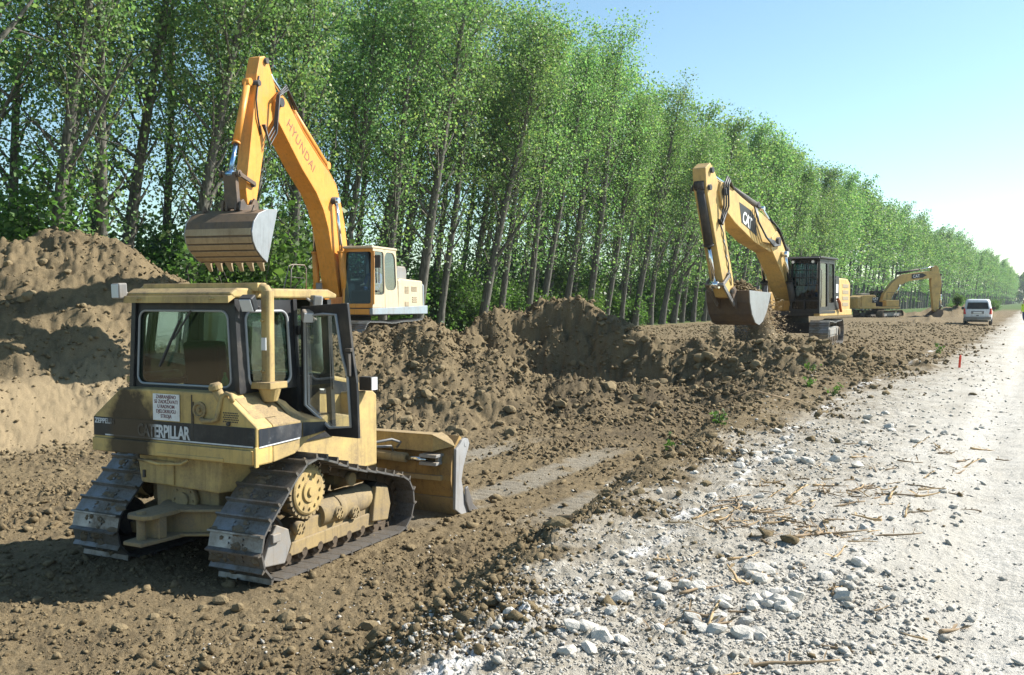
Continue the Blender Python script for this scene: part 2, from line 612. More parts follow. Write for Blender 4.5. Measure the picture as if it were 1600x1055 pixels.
def masks(X, Y):
    """gravel (white road), chalk, damp (dark soil), pale (dry sandy), green, print (track print)"""
    u, v = uv(X, Y)
    w = fbm(X * .9, Y * .9, 4)
    w2 = fbm(X * 3.1 + 4, Y * 3.1, 3)
    edge = np.interp(u, [0, 3.7, 6, 11.7, 19.7, 26, 45, 80], [2.3, 2.5, 2.8, 3.1, 3.0, 2.4, 2.1, 2.0])
    soft = np.interp(u, [0, 6, 14, 30], [.25, .35, .8, .9])
    gravel = 1 - S(v + .45 * w + .18 * w2, edge - soft, edge + .25)
    inner = np.interp(u, [0, 4, 10, 20, 30], [.4, .75, 1.0, 1.0, .9])     # trodden road is whiter than its rubble margin
    margin = S(v + .5 * w + .3 * w2, inner - .7, edge + .1) * gravel
    cl = np.interp(u, [0, 3.7, 6, 9, 13, 18, 24, 33, 45], [2.3, 2.35, 2.3, 2.45, 2.75, 2.95, 2.75, 2.9, 2.9]) + .12 * w
    chalk = np.exp(-((v - cl) / .09) ** 2) * S(w2 + .9 * w, -.1, .6) * (1 - S(u, 34, 44))
    damp = S(w + .4 * w2, -.2, .8) * .7
    uD, vD = uv(X, Y)
    damp = np.maximum(damp, S(2.6 - np.abs(v - 7.6) * .5 - np.abs(u - 20.0) * .42 + w, 0, 1.3) * .9)
    pale = S(v, 15.2, 16.6) * (1 - S(v, 17.8, 19.6)) * (1 - S(u, 13, 16))
    pr = np.zeros_like(X)
    for vc in (6.78, 8.75):
        pr = np.maximum(pr, (1 - S(np.abs(v - vc + .05 * w), .24, .42)) * S(u, 9.0, 10.5) * (1 - S(u, 14.5, 17.5)))
    pr = np.maximum(pr, (1 - S(np.abs(v - 5.35 - .03 * (u - 12) ** 2 * .4), .22, .4)) * S(u, 9.5, 11) * (1 - S(u, 14.5, 16)))
    pr = pr * S(w + .5 * w2, -.75, .1)
    green = S(v + 1.2 * w, 24.5, 27)
    green = np.maximum(green, S(u, 112, 128) * S(v + w, 4.6, 5.8) * (1 - .0 * v))
    green = np.maximum(green, S(u, 60, 90) * S(-v + w, 5.5, 6.5))
    green = np.maximum(green, S(u, 110, 150) * 0 + S(u, 150, 260))
    return gravel, margin, chalk, damp, pale, np.clip(green, 0, 1), pr

def v_of(X, Y):
    return -X * DU[1] + Y * DU[0]
def ground_z(X, Y, micro=True):
    X = np.asarray(X, float); Y = np.asarray(Y, float)
    z = coarse(X, Y)
    if not micro:
        return z
    gravel, margin, chalk, damp, pale, green, pr = masks(X, Y)
    d = np.hypot(X, Y)
    soil = (1 - gravel) * (1 - .9 * pr) * (1 - .45 * S(v_of(X, Y), 17, 20)) * (1 - .7 * S(d, 40, 90))
    u0, v0 = uv(X, Y)
    soil = soil * (1 - .5 * S(v0, 4.6, 6.0) * (1 - S(v0, 9.5, 11.5)) * (1 - S(u0, 13, 16)))      # driven-over floor round the bulldozer
    wx = X + .06 * fbm(X * 6, Y * 6, 2); wy = Y + .06 * fbm(X * 6 + 9, Y * 6, 2)
    pat = .22 + 1.1 * S(fbm(X * .5 + 3, Y * .5, 3), -.55, .7)
    L1 = lumps(wx, wy, .42, .40)
    L2 = lumps(wx + 3, wy, .2, .6)
    L3 = lumps(wx, wy + 5, .1, .75)
    L4 = lumps(wx + 7, wy + 2, .05, .8)
    rough = fbm(X * 3, Y * 3, 5, .6)
    z = z + soil * pat * (.42 * .13 * L1 + .2 * .28 * L2 + .1 * .55 * L3 + .05 * .7 * L4) + soil * .018 * (.4 - np.abs(fbm(X * 11, Y * 11, 3, .6))) + soil * .05 * (.4 - np.abs(rough))
    z = z + (1 - soil) * .012 * rough * (1 + margin * 1.2)
    z = z + gravel * (.1 * .10 * L3 * (.15 + margin) + .05 * .45 * L4 * (.5 + .6 * margin) + .2 * .12 * L2 * margin)
    u, v = uv(X, Y)
    z = z + pr * .016 * np.sin(u * 2 * np.pi / .19)
    # wheel ruts in the road
    for vc in (-.75, .35, -2.4):
        z = z - gravel * .045 * np.exp(-((v - vc + .1 * np.sin(u * .3)) / .28) ** 2)
    return z

# ------------------------------------------------------------------ the ground sheet
def make_ground():
    fine = np.radians(np.arange(-35, 35.01, .085))
    left = np.radians(np.concatenate([np.arange(-180, -60, 6), np.arange(-60, -35, .5)]))
    right = np.radians(np.concatenate([np.arange(35.5, 60, .5), np.arange(60, 180, 6)]))
    A = np.concatenate([left, fine, right])
    rr = [.25]
    while rr[-1] < 5000:
        r = rr[-1]
        k = 1.12 if r < 3.2 else (1.0042 if r < 30 else (1.0065 if r < 60 else (1.03 if r < 200 else 1.12)))
        rr.append(r * k)
    rr = np.array(rr)
    nA, nR = len(A), len(rr)
    G, RR = np.meshgrid(A, rr)
    X = (RR * np.sin(G)).ravel(); Y = (RR * np.cos(G)).ravel()
    Z = ground_z(X, Y)
    far = S(np.hypot(X, Y), 130, 200)
    Z = Z * (1 - far) - .1 * far
    co = np.empty((nA * nR + 1, 3))
    co[:-1, 0], co[:-1, 1], co[:-1, 2] = X, Y, Z
    co[-1] = (0, 0, float(Z[:nA].mean()))
    i, j = np.meshgrid(np.arange(nR - 1), np.arange(nA), indexing='ij')
    j2 = (j + 1) % nA
    a = i * nA + j; b = i * nA + j2; c = (i + 1) * nA + j2; d = (i + 1) * nA + j
    quads = np.stack([a, d, c, b], -1).reshape(-1, 4)
    jj = np.arange(nA)
    tris = np.stack([np.full(nA, nA * nR), jj, (jj + 1) % nA], -1)
    me = bpy.data.meshes.new('ground')
    nq, nt = len(quads), len(tris)
    me.vertices.add(len(co)); me.vertices.foreach_set('co', co.ravel())
    me.loops.add(nq * 4 + nt * 3)
    me.loops.foreach_set('vertex_index', np.concatenate([quads.ravel(), tris.ravel()]))
    me.polygons.add(nq + nt)
    me.polygons.foreach_set('loop_start', np.concatenate([np.arange(nq) * 4, nq * 4 + np.arange(nt) * 3]))
    me.polygons.foreach_set('use_smooth', np.ones(nq + nt, bool))
    me.update(calc_edges=True)
    for nm, arr in zip(('gravel', 'margin', 'chalk', 'damp', 'pale', 'green', 'print'), masks(X, Y)):
        at = me.attributes.new(nm, 'FLOAT', 'POINT')
        at.data.foreach_set('value', np.append(arr, 0.0).astype(np.float32))
    return me

def ground_material():
    t = NT('earth_and_gravel')
    g = t.node('ShaderNodeNewGeometry')
    P = g.outputs['Position']
    A = {k: t.node('ShaderNodeAttribute', attribute_name=k).outputs['Fac'] for k in ('gravel', 'margin', 'chalk', 'damp', 'pale', 'green', 'print')}
    n1 = t.noise(P, 1.3, 6, .6); n2 = t.noise(P, 7, 6, .65); n3 = t.noise(P, 34, 5, .65); n4 = t.noise(P, 120, 3, .6)
    soil = t.mix(t.ramp(n2, .3, .72), (.088, .063, .032), (.158, .119, .065))
    soil = t.mix(t.ramp(n3, .35, .75), soil, (.208, .160, .094))
    soil = t.mix(t.math('MULTIPLY', t.ramp(n4, .5, .72), .5), soil, (.28, .23, .155))
    dampc = t.mix(n3, (.045, .034, .022), (.105, .082, .052))
    soil = t.mix(t.math('MULTIPLY', A['damp'], t.ramp(n1, .25, .7)), soil, dampc)
    soil = t.mix(t.math('MULTIPLY', A['pale'], .75), soil, t.mix(n3, (.22, .165, .095), (.34, .27, .17)))
    soil = t.mix(t.math('MULTIPLY', A['print'], t.math('ADD', n2, .25), True), soil, t.mix(n3, (.19, .165, .125), (.31, .285, .235)))
    road = t.mix(t.ramp(n3, .3, .75), (.44, .415, .365), (.56, .535, .485))
    road = t.mix(t.math('MULTIPLY', t.ramp(n1, .45, .75), .4), road, (.38, .345, .285))
    road = t.mix(t.math('MULTIPLY', t.ramp(n4, .55, .7), .5), road, (.32, .30, .255))
    mar = t.mix(t.ramp(n2, .38, .66), (.185, .157, .112), (.40, .37, .315))
    mar = t.mix(t.math('MULTIPLY', t.ramp(n4, .45, .7), .7), mar, (.30, .275, .225))
    al = t.node('ShaderNodeMapping', {'Vector': P, 'Rotation': (0, 0, R(29.2))}).outputs[0]
    stk = t.noise(t.node('ShaderNodeMapping', {'Vector': al, 'Scale': (2.2, .10, 1)}).outputs[0], 1.0, 5, .6)
    road = t.mix(t.math('MULTIPLY', t.ramp(stk, .45, .68), .5), road, (.31, .285, .235))
    road = t.mix(A['margin'], road, mar)
    col = t.mix(A['gravel'], soil, road)
    grass = t.mix(n3, (.035, .065, .018), (.10, .15, .04))
    col = t.mix(t.math('MULTIPLY', A['green'], t.ramp(t.math('ADD', t.math('MULTIPLY', n1, .5), t.math('MULTIPLY', A['green'], .5)), .3, .6)), col, grass)
    col = t.mix(t.math('MULTIPLY', A['chalk'], t.ramp(n3, .3, .6)), col, (.66, .66, .65))
    b = t.node('ShaderNodeBsdfPrincipled', {'Base Color': col, 'Roughness': .95, 'Specular IOR Level': .12})
    hgt = t.math('ADD', t.math('MULTIPLY', n3, .7), t.math('MULTIPLY', n4, .35))
    t.t.links.new(t.bump(hgt, .9, .03), b.inputs['Normal'])
    return t.done(b.outputs[0])

M['ground'] = ground_material()
_gm = make_ground()
_gm.materials.append(M['ground'])
ground = link(bpy.data.objects.new('ground', _gm))
tag(ground, 'dug brown earth and white gravel road running past the machines', 'ground', kind='structure')

def gz(x, y, micro=False):
    return float(ground_z(np.array([x]), np.array([y]), micro)[0])
# ------------------------------------------------------------------ trees
def bark_material():
    t = NT('poplar_bark')
    c = t.coords()
    mp = t.node('ShaderNodeMapping', {'Vector': c, 'Scale': (1, 1, .18)}).outputs[0]
    n = t.noise(mp, 14, 6, .65); n2 = t.noise(c, 2.0, 4)
    col = t.mix(t.ramp(n, .35, .7), (.060, .055, .048), (.225, .21, .185))
    col = t.mix(t.math('MULTIPLY', n2, .35), col, (.10, .105, .075))
    b = t.node('ShaderNodeBsdfPrincipled', {'Base Color': col, 'Roughness': .9, 'Specular IOR Level': .15})
    t.t.links.new(t.bump(n, .6, .03), b.inputs['Normal'])
    return t.done(b.outputs[0])
M['bark'] = bark_material()
M['leaf'] = leaf_mat('poplar_leaves', [(.086, .150, .060), (.132, .222, .092), (.178, .285, .122), (.238, .345, .158), (.36, .39, .16)], .5)
M['shrub'] = leaf_mat('undergrowth_leaves', [(.050, .095, .028), (.080, .145, .040), (.120, .195, .055), (.170, .250, .075)], .5)
M['farleaf'] = leaf_mat('far_leaves', [(.040, .075, .028), (.070, .115, .040), (.095, .145, .052)], .35)

def leaves_mesh(name, C, size, mat, rs, droop=.3, rnd_size=.35):
    n = len(C)
    # random leaf planes: kite-shaped, slightly folded
    d = rs.normal(size=(n, 3)); d[:, 2] *= .7; d[:, 2] -= droop
    d /= np.linalg.norm(d, axis=1)[:, None]
    e = rs.normal(size=(n, 3))
    e -= d * (e * d).sum(1)[:, None]
    e /= np.linalg.norm(e, axis=1)[:, None]
    s = size * (1 + rnd_size * rs.normal(size=n)).clip(.45, 2)
    L = d * s[:, None]; W = e * (s * .42)[:, None]
    k = np.cross(d, e) * (s * .10)[:, None]
    V = np.stack([C - L * .5, C - L * .05 + W + k, C + L * .5, C - L * .05 - W + k], 1).reshape(-1, 3)
    F = np.arange(n * 4).reshape(-1, 4)
    me = bpy.data.meshes.new(name)
    me.vertices.add(n * 4); me.vertices.foreach_set('co', V.ravel())
    me.loops.add(n * 4); me.loops.foreach_set('vertex_index', F.ravel())
    me.polygons.add(n); me.polygons.foreach_set('loop_start', np.arange(n) * 4)
    me.update(calc_edges=True)
    me.materials.append(mat)
    return me

def tree_variant(seed, height, nleaf, lsize, lean, fork=False, near=True):
    rs = np.random.RandomState(seed)
    mb = MB()
    # trunk leans towards local +x
    n = 12
    ts = np.linspace(0, 1, n)
    wob = rs.normal(size=2) * .12
    px = lean * height * (ts * .9 + .1 * ts ** 2) + .22 * np.sin(ts * 5 + wob[0] * 20) * ts
    py = wob[1] * height * .25 * ts + .18 * np.sin(ts * 4 + wob[1] * 30) * ts
    tp = [Vector((px[i], py[i], height * ts[i])) for i in range(n)]
    r0 = .19 + rs.rand() * .07
    tp[0].z = -.4
    seg = 9 if near else 6
    def trunk_at(f):
        q = f * (n - 1); i = min(int(q), n - 2)
        return tp[i].lerp(tp[i + 1], q - i)
    def rad(f):
        return r0 * (1 - f) ** .75 + .018
    # trunk as a tapered tube
    rings = []
    for i in range(n):
        rr = rad(ts[i]) * (1.35 if i == 0 else 1)
        rings.append([tp[i] + Vector((math.cos(a) * rr, math.sin(a) * rr, 0)) for a in np.linspace(0, 2 * np.pi, seg, endpoint=False)])
    mb.loft(rings, True)
    cents = []
    nb = 30 if near else 20
    base_az = rs.rand() * 6.28
    for k in range(nb):
        f = .20 + .76 * (k + rs.rand() * .8) / nb
        p = trunk_at(f)
        az = base_az + k * 2.4 + rs.normal() * .4
        up = R(38 + rs.rand() * 22)
        ln = (1.15 + 3.1 * math.sin(math.pi * min(1, (f - .1) * 1.05)) ** .8) * (.65 + .6 * rs.rand()) * height / 22
        if f < .34:
            ln *= .6
        if fork and k in (2, 5):
            ln = height * .30; up = R(48); az = -.25 + (k - 2) * .5
        dirv = Vector((math.cos(az) * math.cos(up), math.sin(az) * math.cos(up), math.sin(up)))
        pts = [p]
        for s_ in range(1, 5):
            dv = (dirv + Vector((0, 0, .10 * s_)) + Vector(rs.normal(size=3) * .07)).normalized()
            pts.append(pts[-1] + dv * (ln / 4))
        rb = max(.012, rad(f) * (.42 if not (fork and k in (2, 5)) else .6))
        mb.tube(pts, rb, 5 if near else 4, r1=.008)
        w = .22 if f < .34 else (.6 if f < .52 else 1.0)
        for s_ in range(1, 5):
            cents.append((pts[s_], .33 + .1 * s_, w * (.6 + .25 * s_)))
        # twigs
        for q in range(3 if near else 1):
            a = pts[1 + q].lerp(pts[2 + q], rs.rand())
            dv = (dirv * .6 + Vector(rs.normal(size=3) * .6) + Vector((0, 0, .25))).normalized()
            b_ = a + dv * ln * (.28 + .2 * rs.rand())
            if near:
                mb.tube([a, a.lerp(b_, .5) + Vector((0, 0, .04)), b_], rb * .4, 4, r1=.005)
            cents.append((b_, .42, w * 1.1)); cents.append((a.lerp(b_, .55), .36, w * .8))
    for q in range(5):
        cents.append((trunk_at(.86 + .035 * q), .5, 1.0))
    for q in range(4):
        cents.append((trunk_at(.10 + .06 * q) + Vector(rs.normal(size=3) * .35), .5, .3))
    P = np.array([c[0][:] for c in cents]); Sg = np.array([c[1] for c in cents]); Wt = np.array([c[2] for c in cents])
    Wt *= rs.rand(len(Wt)) ** .8 + .15
    pick = rs.choice(len(P), size=nleaf, p=Wt / Wt.sum())
    C = P[pick] + np.clip(rs.normal(size=(nleaf, 3)), -1.5, 1.5) * Sg[pick][:, None] * np.array([1, 1, .75])
    tm = mb.mesh('trunk', M['bark'], merge=False)
    cm = leaves_mesh('crown', C, lsize, M['leaf'], rs)
    return tm, cm

NEAR = [tree_variant(11 + i, 15.9 + (i % 3) * .9, 10500, .112, .15 + .022 * (i % 4), fork=(i in (0, 3))) for i in range(7)]
MID = [tree_variant(51 + i, 17.0 + (i % 3) * .8, 6000, .165, .13 + .03 * (i % 3), near=False) for i in range(5)]
FAR = [tree_variant(81 + i, 18.2 + (i % 3), 2900, .28, .10, near=False) for i in range(4)]

random.seed(4)
tree_count = 0
def plant(u, v, fam, label, group, scale=1.0, bend=0.0, pick=None):
    global tree_count
    x, y = xy(u, v)
    if bend:
        x += bend
    tm, cm = fam[pick if pick is not None else random.randrange(len(fam))]
    t = thing('poplar_tree', label, 'tree', (x, y, -.25 if math.hypot(x, y) > 120 else gz(x, y) - .05), 0, group)
    # local +x leans towards the road
    t.rotation_euler = (0, 0, math.atan2(-DU[0], DU[1]) * 1.0 + random.uniform(-.45, .45))
    s = scale * random.uniform(.92, 1.06)
    t.scale = (s, s, s * random.uniform(.97, 1.05))
    inst('trunk', tm, t); inst('crown', cm, t)
    tree_count += 1
    return t
def bendx(u):
    return float(np.interp(u, [0, 170, 250, 330, 489, 627], [0, 0, 2.2, 7.2, 17.8, 20.0]))

FRONT = [15.0, 17.9, 20.1, 22.9]
k = 25.7
while k < 610:
    FRONT.append(k)
    k += 2.86 if k < 150 else (3.6 if k < 300 else 5.5)
first_labels = {0: 'leaning poplar at the left edge of the photograph, first of the front row',
                1: 'poplar with a long forked limb, above the crest of the big left soil heap',
                2: 'slim dark poplar just right of the forked one, behind the big soil heap',
                3: 'poplar with a low side limb, left of the raised ditching bucket'}
ORD = 'fifth sixth seventh eighth ninth tenth eleventh twelfth thirteenth fourteenth fifteenth sixteenth seventeenth eighteenth nineteenth twentieth twenty-first twenty-second twenty-third twenty-fourth twenty-fifth'.split()
for i, u in enumerate(FRONT):
    fam = NEAR if u < 75 else (MID if u < 150 else FAR)
    if i in first_labels:
        lab, grp = first_labels[i], 'front row of the poplar plantation'
    elif u < 75:
        lab, grp = 'tall leaning front-row poplar, the %s from the left edge' % ORD[i - 4], 'near poplars of the front row'
    else:
        lab, grp = 'poplar farther along the front row, towards the vanishing point of the road', 'far poplars of the front row'
    plant(u + random.uniform(-.3, .3), 26.4 + random.uniform(-.35, .35), fam, lab, grp, bend=bendx(u), pick={1: 0, 3: 3}.get(i),
          scale=1.0 if u < 400 else 1.0 - (u - 400) * .0014)
for row, (v, u0, u1, st) in enumerate(((29.8, 14, 150, 3.0), (33.6, 15, 120, 3.3))):
    k = u0
    while k < u1:
        fam = MID if k > 48 else NEAR
        plant(k + random.uniform(-.5, .5), v + random.uniform(-.5, .5), fam, 'poplar trunk and crown standing in the rows behind the front row', 'poplars of the rear rows', bend=bendx(k))
        k += st

# undergrowth
def shrub_variant(seed, h, w, nleaf, lsize):
    rs = np.random.RandomState(seed)
    mb = MB()
    cents = []
    for k in range(9):
        az = k * 2.4 + rs.rand(); tilt = .15 + .5 * rs.rand()
        ln = h * (.55 + .45 * rs.rand())
        d = Vector((math.cos(az) * tilt * w / h * 1.5, math.sin(az) * tilt * w / h * 1.5, 1)).normalized()
        pts = [Vector((0, 0, -.1)), d * ln * .35 + Vector(rs.normal(size=3) * .05), d * ln * .7 + Vector(rs.normal(size=3) * .1), d * ln]
        mb.tube(pts, .03, 5, r1=.006)
        for q in range(1, 8):
            f = .15 + .85 * q / 7
            p = d * ln * f + Vector(rs.normal(size=3)) * .22 * w * .5
            p.z = max(.15, p.z)
            cents.append((p, .24 * w * .6))
    P = np.array([c[0][:] for c in cents]); Sg = np.array([c[1] for c in cents])
    pick = rs.randint(len(P), size=nleaf)
    C = P[pick] + rs.normal(size=(nleaf, 3)) * Sg[pick][:, None]
    C[:, 2] = np.abs(C[:, 2])
    return mb.mesh('stems', M['bark'], merge=False), leaves_mesh('foliage', C, lsize, M['shrub'], rs)
SHR = [shrub_variant(200 + i, 2.6 + .5 * i, 1.8 + .2 * i, 3600, .14) for i in range(4)]
def shrub(u, v, s, label, group, vi):
    x, y = xy(u, v)
    t = thing('shrub', label, 'shrub', (x, y, gz(x, y) - .05), random.uniform(0, 6), group)
    t.scale = (s * random.uniform(.9, 1.25), s * random.uniform(.9, 1.25), s * random.uniform(.8, 1.15))
    a, b = SHR[vi]
    inst('stems', a, t); inst('foliage', b, t)
k = 13
while k < 185:
    for v in (27.3, 31.2, 38.5):
        if random.random() < (.80 if v < 30 else .85):
            shrub(k + random.uniform(-.9, .9), v + random.uniform(-.8, .8), random.uniform(.75, 1.3) if v < 30 else (random.uniform(1.0, 1.6) if v < 35 else random.uniform(1.3, 2.1)), 'leafy green undergrowth shrub between the poplar trunks', 'undergrowth shrubs between the poplars', random.randrange(4))
    k += 2.2 if k < 50 else (3.4 if k < 100 else 5.0)
shrub(25.2, 24.9, 1.45, 'tall bright green bush in front of the trees, left of the raised bucket', None, 3)
shrub(27.6, 25.6, 1.05, 'bright bush low behind the raised ditching bucket, beside the tall bush', None, 1)
k = 108
while k < 215:
    shrub(k, 6.8 + random.uniform(-1.2, 1.6), random.uniform(.35, .6), 'low green bush on the grassy verge beyond the white van', 'low bushes on the far verge', random.randrange(4))
    k += 6.5

# the inside of the plantation farther along, where single shrubs can no longer be told apart
rs = np.random.RandomState(8)
nn = 30000
uu = 95 + 520 * rs.rand(nn) ** 1.3
vv = 29.5 + 9 * rs.rand(nn)
zz = (3.2 + 1.6 * np.sin(uu * .55) + 1.2 * np.sin(uu * .21 + 2) + 4.0 * (vv > 35)) * rs.rand(nn) ** .8 - .1
X_, Y_ = xy(uu, vv)
X_ = X_ + np.interp(uu, [0, 170, 250, 330, 489, 627], [0, 0, 2.2, 7.2, 17.8, 20.0])
und = link(bpy.data.objects.new('far_undergrowth', leaves_mesh('far_undergrowth', np.stack([X_, Y_, zz], 1), .62, M['shrub'], rs)))
tag(und, 'dark green undergrowth filling the far part of the plantation behind the front row', 'undergrowth', kind='stuff')

# far-off wood closing the view at the end of the road
rs = np.random.RandomState(5)
nn = 15000
uu = 640 + rs.rand(nn) * 120
hump = rs.rand(nn)
vv = -130 + rs.rand(nn) * 190
zz = (15 + 6 * np.sin(vv * .13) + 3 * np.sin(vv * .41 + 1)) * rs.rand(nn) ** .7
X_, Y_ = xy(uu, vv)
far = link(bpy.data.objects.new('far_wood', leaves_mesh('far_wood', np.stack([X_, Y_, zz], 1), 1.9, M['farleaf'], rs)))
tag(far, 'distant blue-green wood closing the view at the far end of the road', 'wood', kind='stuff')
# ------------------------------------------------------------------ crawler tracks
def belt(circles, n, sag=0.0, shift=0.0):
    """closed path round circles (x, z, r); n evenly spaced (x, z, tx, tz), the top run going to +x"""
    pts = []
    for (cx, cz, r) in circles:
        for k in range(72):
            a = 2 * math.pi * k / 72
            pts.append((cx + r * math.cos(a), cz + r * math.sin(a)))
    pts = sorted(set(pts))
    def half(P):
        h = []
        for p in P:
            while len(h) > 1 and (h[-1][0] - h[-2][0]) * (p[1] - h[-2][1]) - (h[-1][1] - h[-2][1]) * (p[0] - h[-2][0]) <= 0:
                h.pop()
            h.append(p)
        return h[:-1]
    hull = (half(pts) + half(pts[::-1]))[::-1]
    P = np.array(hull + hull[:1])
    seg = np.hypot(*(P[1:] - P[:-1]).T)
    cum = np.concatenate([[0], np.cumsum(seg)])
    tot = cum[-1]
    zt = max(c[1] for c in circles)
    x0, x1 = min(c[0] for c in circles), max(c[0] for c in circles)
    def at(s_):
        s_ = s_ % tot
        x = np.interp(s_, cum, P[:, 0]); z = np.interp(s_, cum, P[:, 1])
        return x, z
    out = []
    for k in range(n):
        s_ = (k + shift) * tot / n
        x, z = at(s_)
        xa, za = at(s_ - tot / n * .35); xb, zb = at(s_ + tot / n * .35)
        tx, tz = xb - xa, zb - za
        l = math.hypot(tx, tz)
        if sag and tx / l > .75:
            q = (x - x0) / (x1 - x0)
            z -= sag * max(0, math.sin(math.pi * min(1, max(0, q)))) * (1 + .35 * math.sin(q * 13))
            tz += sag * (-math.cos(math.pi * q)) * .25 * l
        out.append((x, z, tx / l, tz / l))
    return out, tot / n

def shoe_mesh(pitch, width, grousers, h, th=.022, bolts=True):
    mb = MB()
    mb.box((0, 0, -h - th / 2), (pitch * .97, width, th))
    for g in grousers:
        mb.prism([(g * pitch - .017, -h - .002), (g * pitch + .017, -h - .002), (g * pitch + .009, 0), (g * pitch - .009, 0)], -width / 2, width / 2)
    if bolts:
        for sx in (-.12, .14):
            for sy in (-.09, .09):
                mb.cyl((sx * pitch, sy, -h - .001), (sx * pitch, sy, -h + .014), .013, n=6)
    return mb.mesh('track_shoe', M['shoe'])

def make_track(parent, y, circles, n, width, grousers, gh, sag, link_h, mat_chain):
    path, pitch = belt(circles, n, sag, shift=.3)
    me = MB()
    sm = shoe_cache.get((n, width))
    if sm is None:
        sm = shoe_cache[(n, width)] = shoe_mesh(pitch, width, grousers, gh)
    chain = []
    for (x, z, tx, tz) in path:
        ax = -math.atan2(tz, tx)
        rot = Matrix.Rotation(ax, 3, 'Y')
        c = Vector((x, y, z))
        for sy in (-.075, .075):
            me.box(c + rot @ Vector((0, sy, -gh - .022 - link_h / 2)), (pitch * 1.04, .04, link_h), rot)
        me.cyl(c + rot @ Vector((pitch * .5, -.12, -gh - .022 - link_h * .5)), c + rot @ Vector((pitch * .5, .12, -gh - .022 - link_h * .5)), link_h * .34, n=8)
        chain.append((c, ax))
    tr = me.build('track', mat_chain, parent)
    rm = np.random.RandomState(int(abs(y) * 100) + (7 if y > 0 else 0))
    mud = MB()
    for c, ax in chain:
        rot = Matrix.Rotation(ax, 3, 'Y')
        for q in range(rm.randint(2, 9)):
            yy = np.clip(rm.normal() * .13 + rm.choice([-.1, .12]), -.3, .3); s_ = .012 + .03 * rm.rand()
            p = c + rot @ Vector((rm.uniform(-.45, .3) * pitch, yy, -gh + .003))
            top = p + rot @ Vector((0, 0, s_ * .7))
            k = rm.randint(5, 8)
            ring = [p + rot @ Vector((math.cos(a) * s_ * rm.uniform(.8, 1.9), math.sin(a) * s_ * rm.uniform(.8, 2.6), 0)) for a in np.linspace(0, 6.28, k, endpoint=False)]
            mud.add(ring + [top], [(i, (i + 1) % k, k) for i in range(k)])
    if width > .65:
        tag(mud.build('caked_mud', M['mud'], tr), kind='stuff')
    for c, ax in chain:
        inst('track_shoe', sm, tr, c, (0, ax, 0))
    return tr
shoe_cache = {}
M['mud'] = paint('caked_mud', (.13, .10, .066), dirt=.5, dcol=(.20, .16, .11), wear=.2, rough=.95, bump=.6)

# ------------------------------------------------------------------ bulldozer
def stained(name, col, **kw):
    """paint with one sooty brown smear over the left of the rear panel"""
    m = paint(name, col, **kw)
    nt = m.node_tree
    b = [n for n in nt.nodes if n.type == 'BSDF_PRINCIPLED'][0]
    src = b.inputs['Base Color'].links[0].from_socket
    t = NT.__new__(NT); t.m, t.t, t.n = m, nt, nt.nodes
    c = t.coords()
    s = t.node('ShaderNodeSeparateXYZ', {0: c})
    n = t.noise(c, 5.0, 5, .6)
    dy = t.math('DIVIDE', t.math('SUBTRACT', s.outputs['Y'], .56), .34)
    dz = t.math('DIVIDE', t.math('SUBTRACT', s.outputs['Z'], 1.45), .48)
    r2 = t.math('ADD', t.math('MULTIPLY', dy, dy), t.math('MULTIPLY', dz, dz))
    f = t.math('ADD', t.math('SUBTRACT', 1.25, r2), t.math('MULTIPLY', t.math('SUBTRACT', n, .5), 1.6))
    f = t.math('MULTIPLY', t.ramp(f, .0, .6), .95)
    nt.links.new(t.mix(f, src, (.050, .034, .020)), b.inputs['Base Color'])
    return m
M['dozer_rear'] = stained('dozer_rear_yellow', (.66, .46, .16), dirt=.5, wear=.4, rough=.55)
M['stripe_rear'] = stained('rear_decal', (.022, .024, .028), dirt=.2, dcol=(.14, .12, .10), wear=.3, wcol=(.10, .11, .12), rough=.45)
M['ink_rear'] = stained('rear_lettering', (.62, .64, .66), dirt=.1, wear=.1, rough=.5)

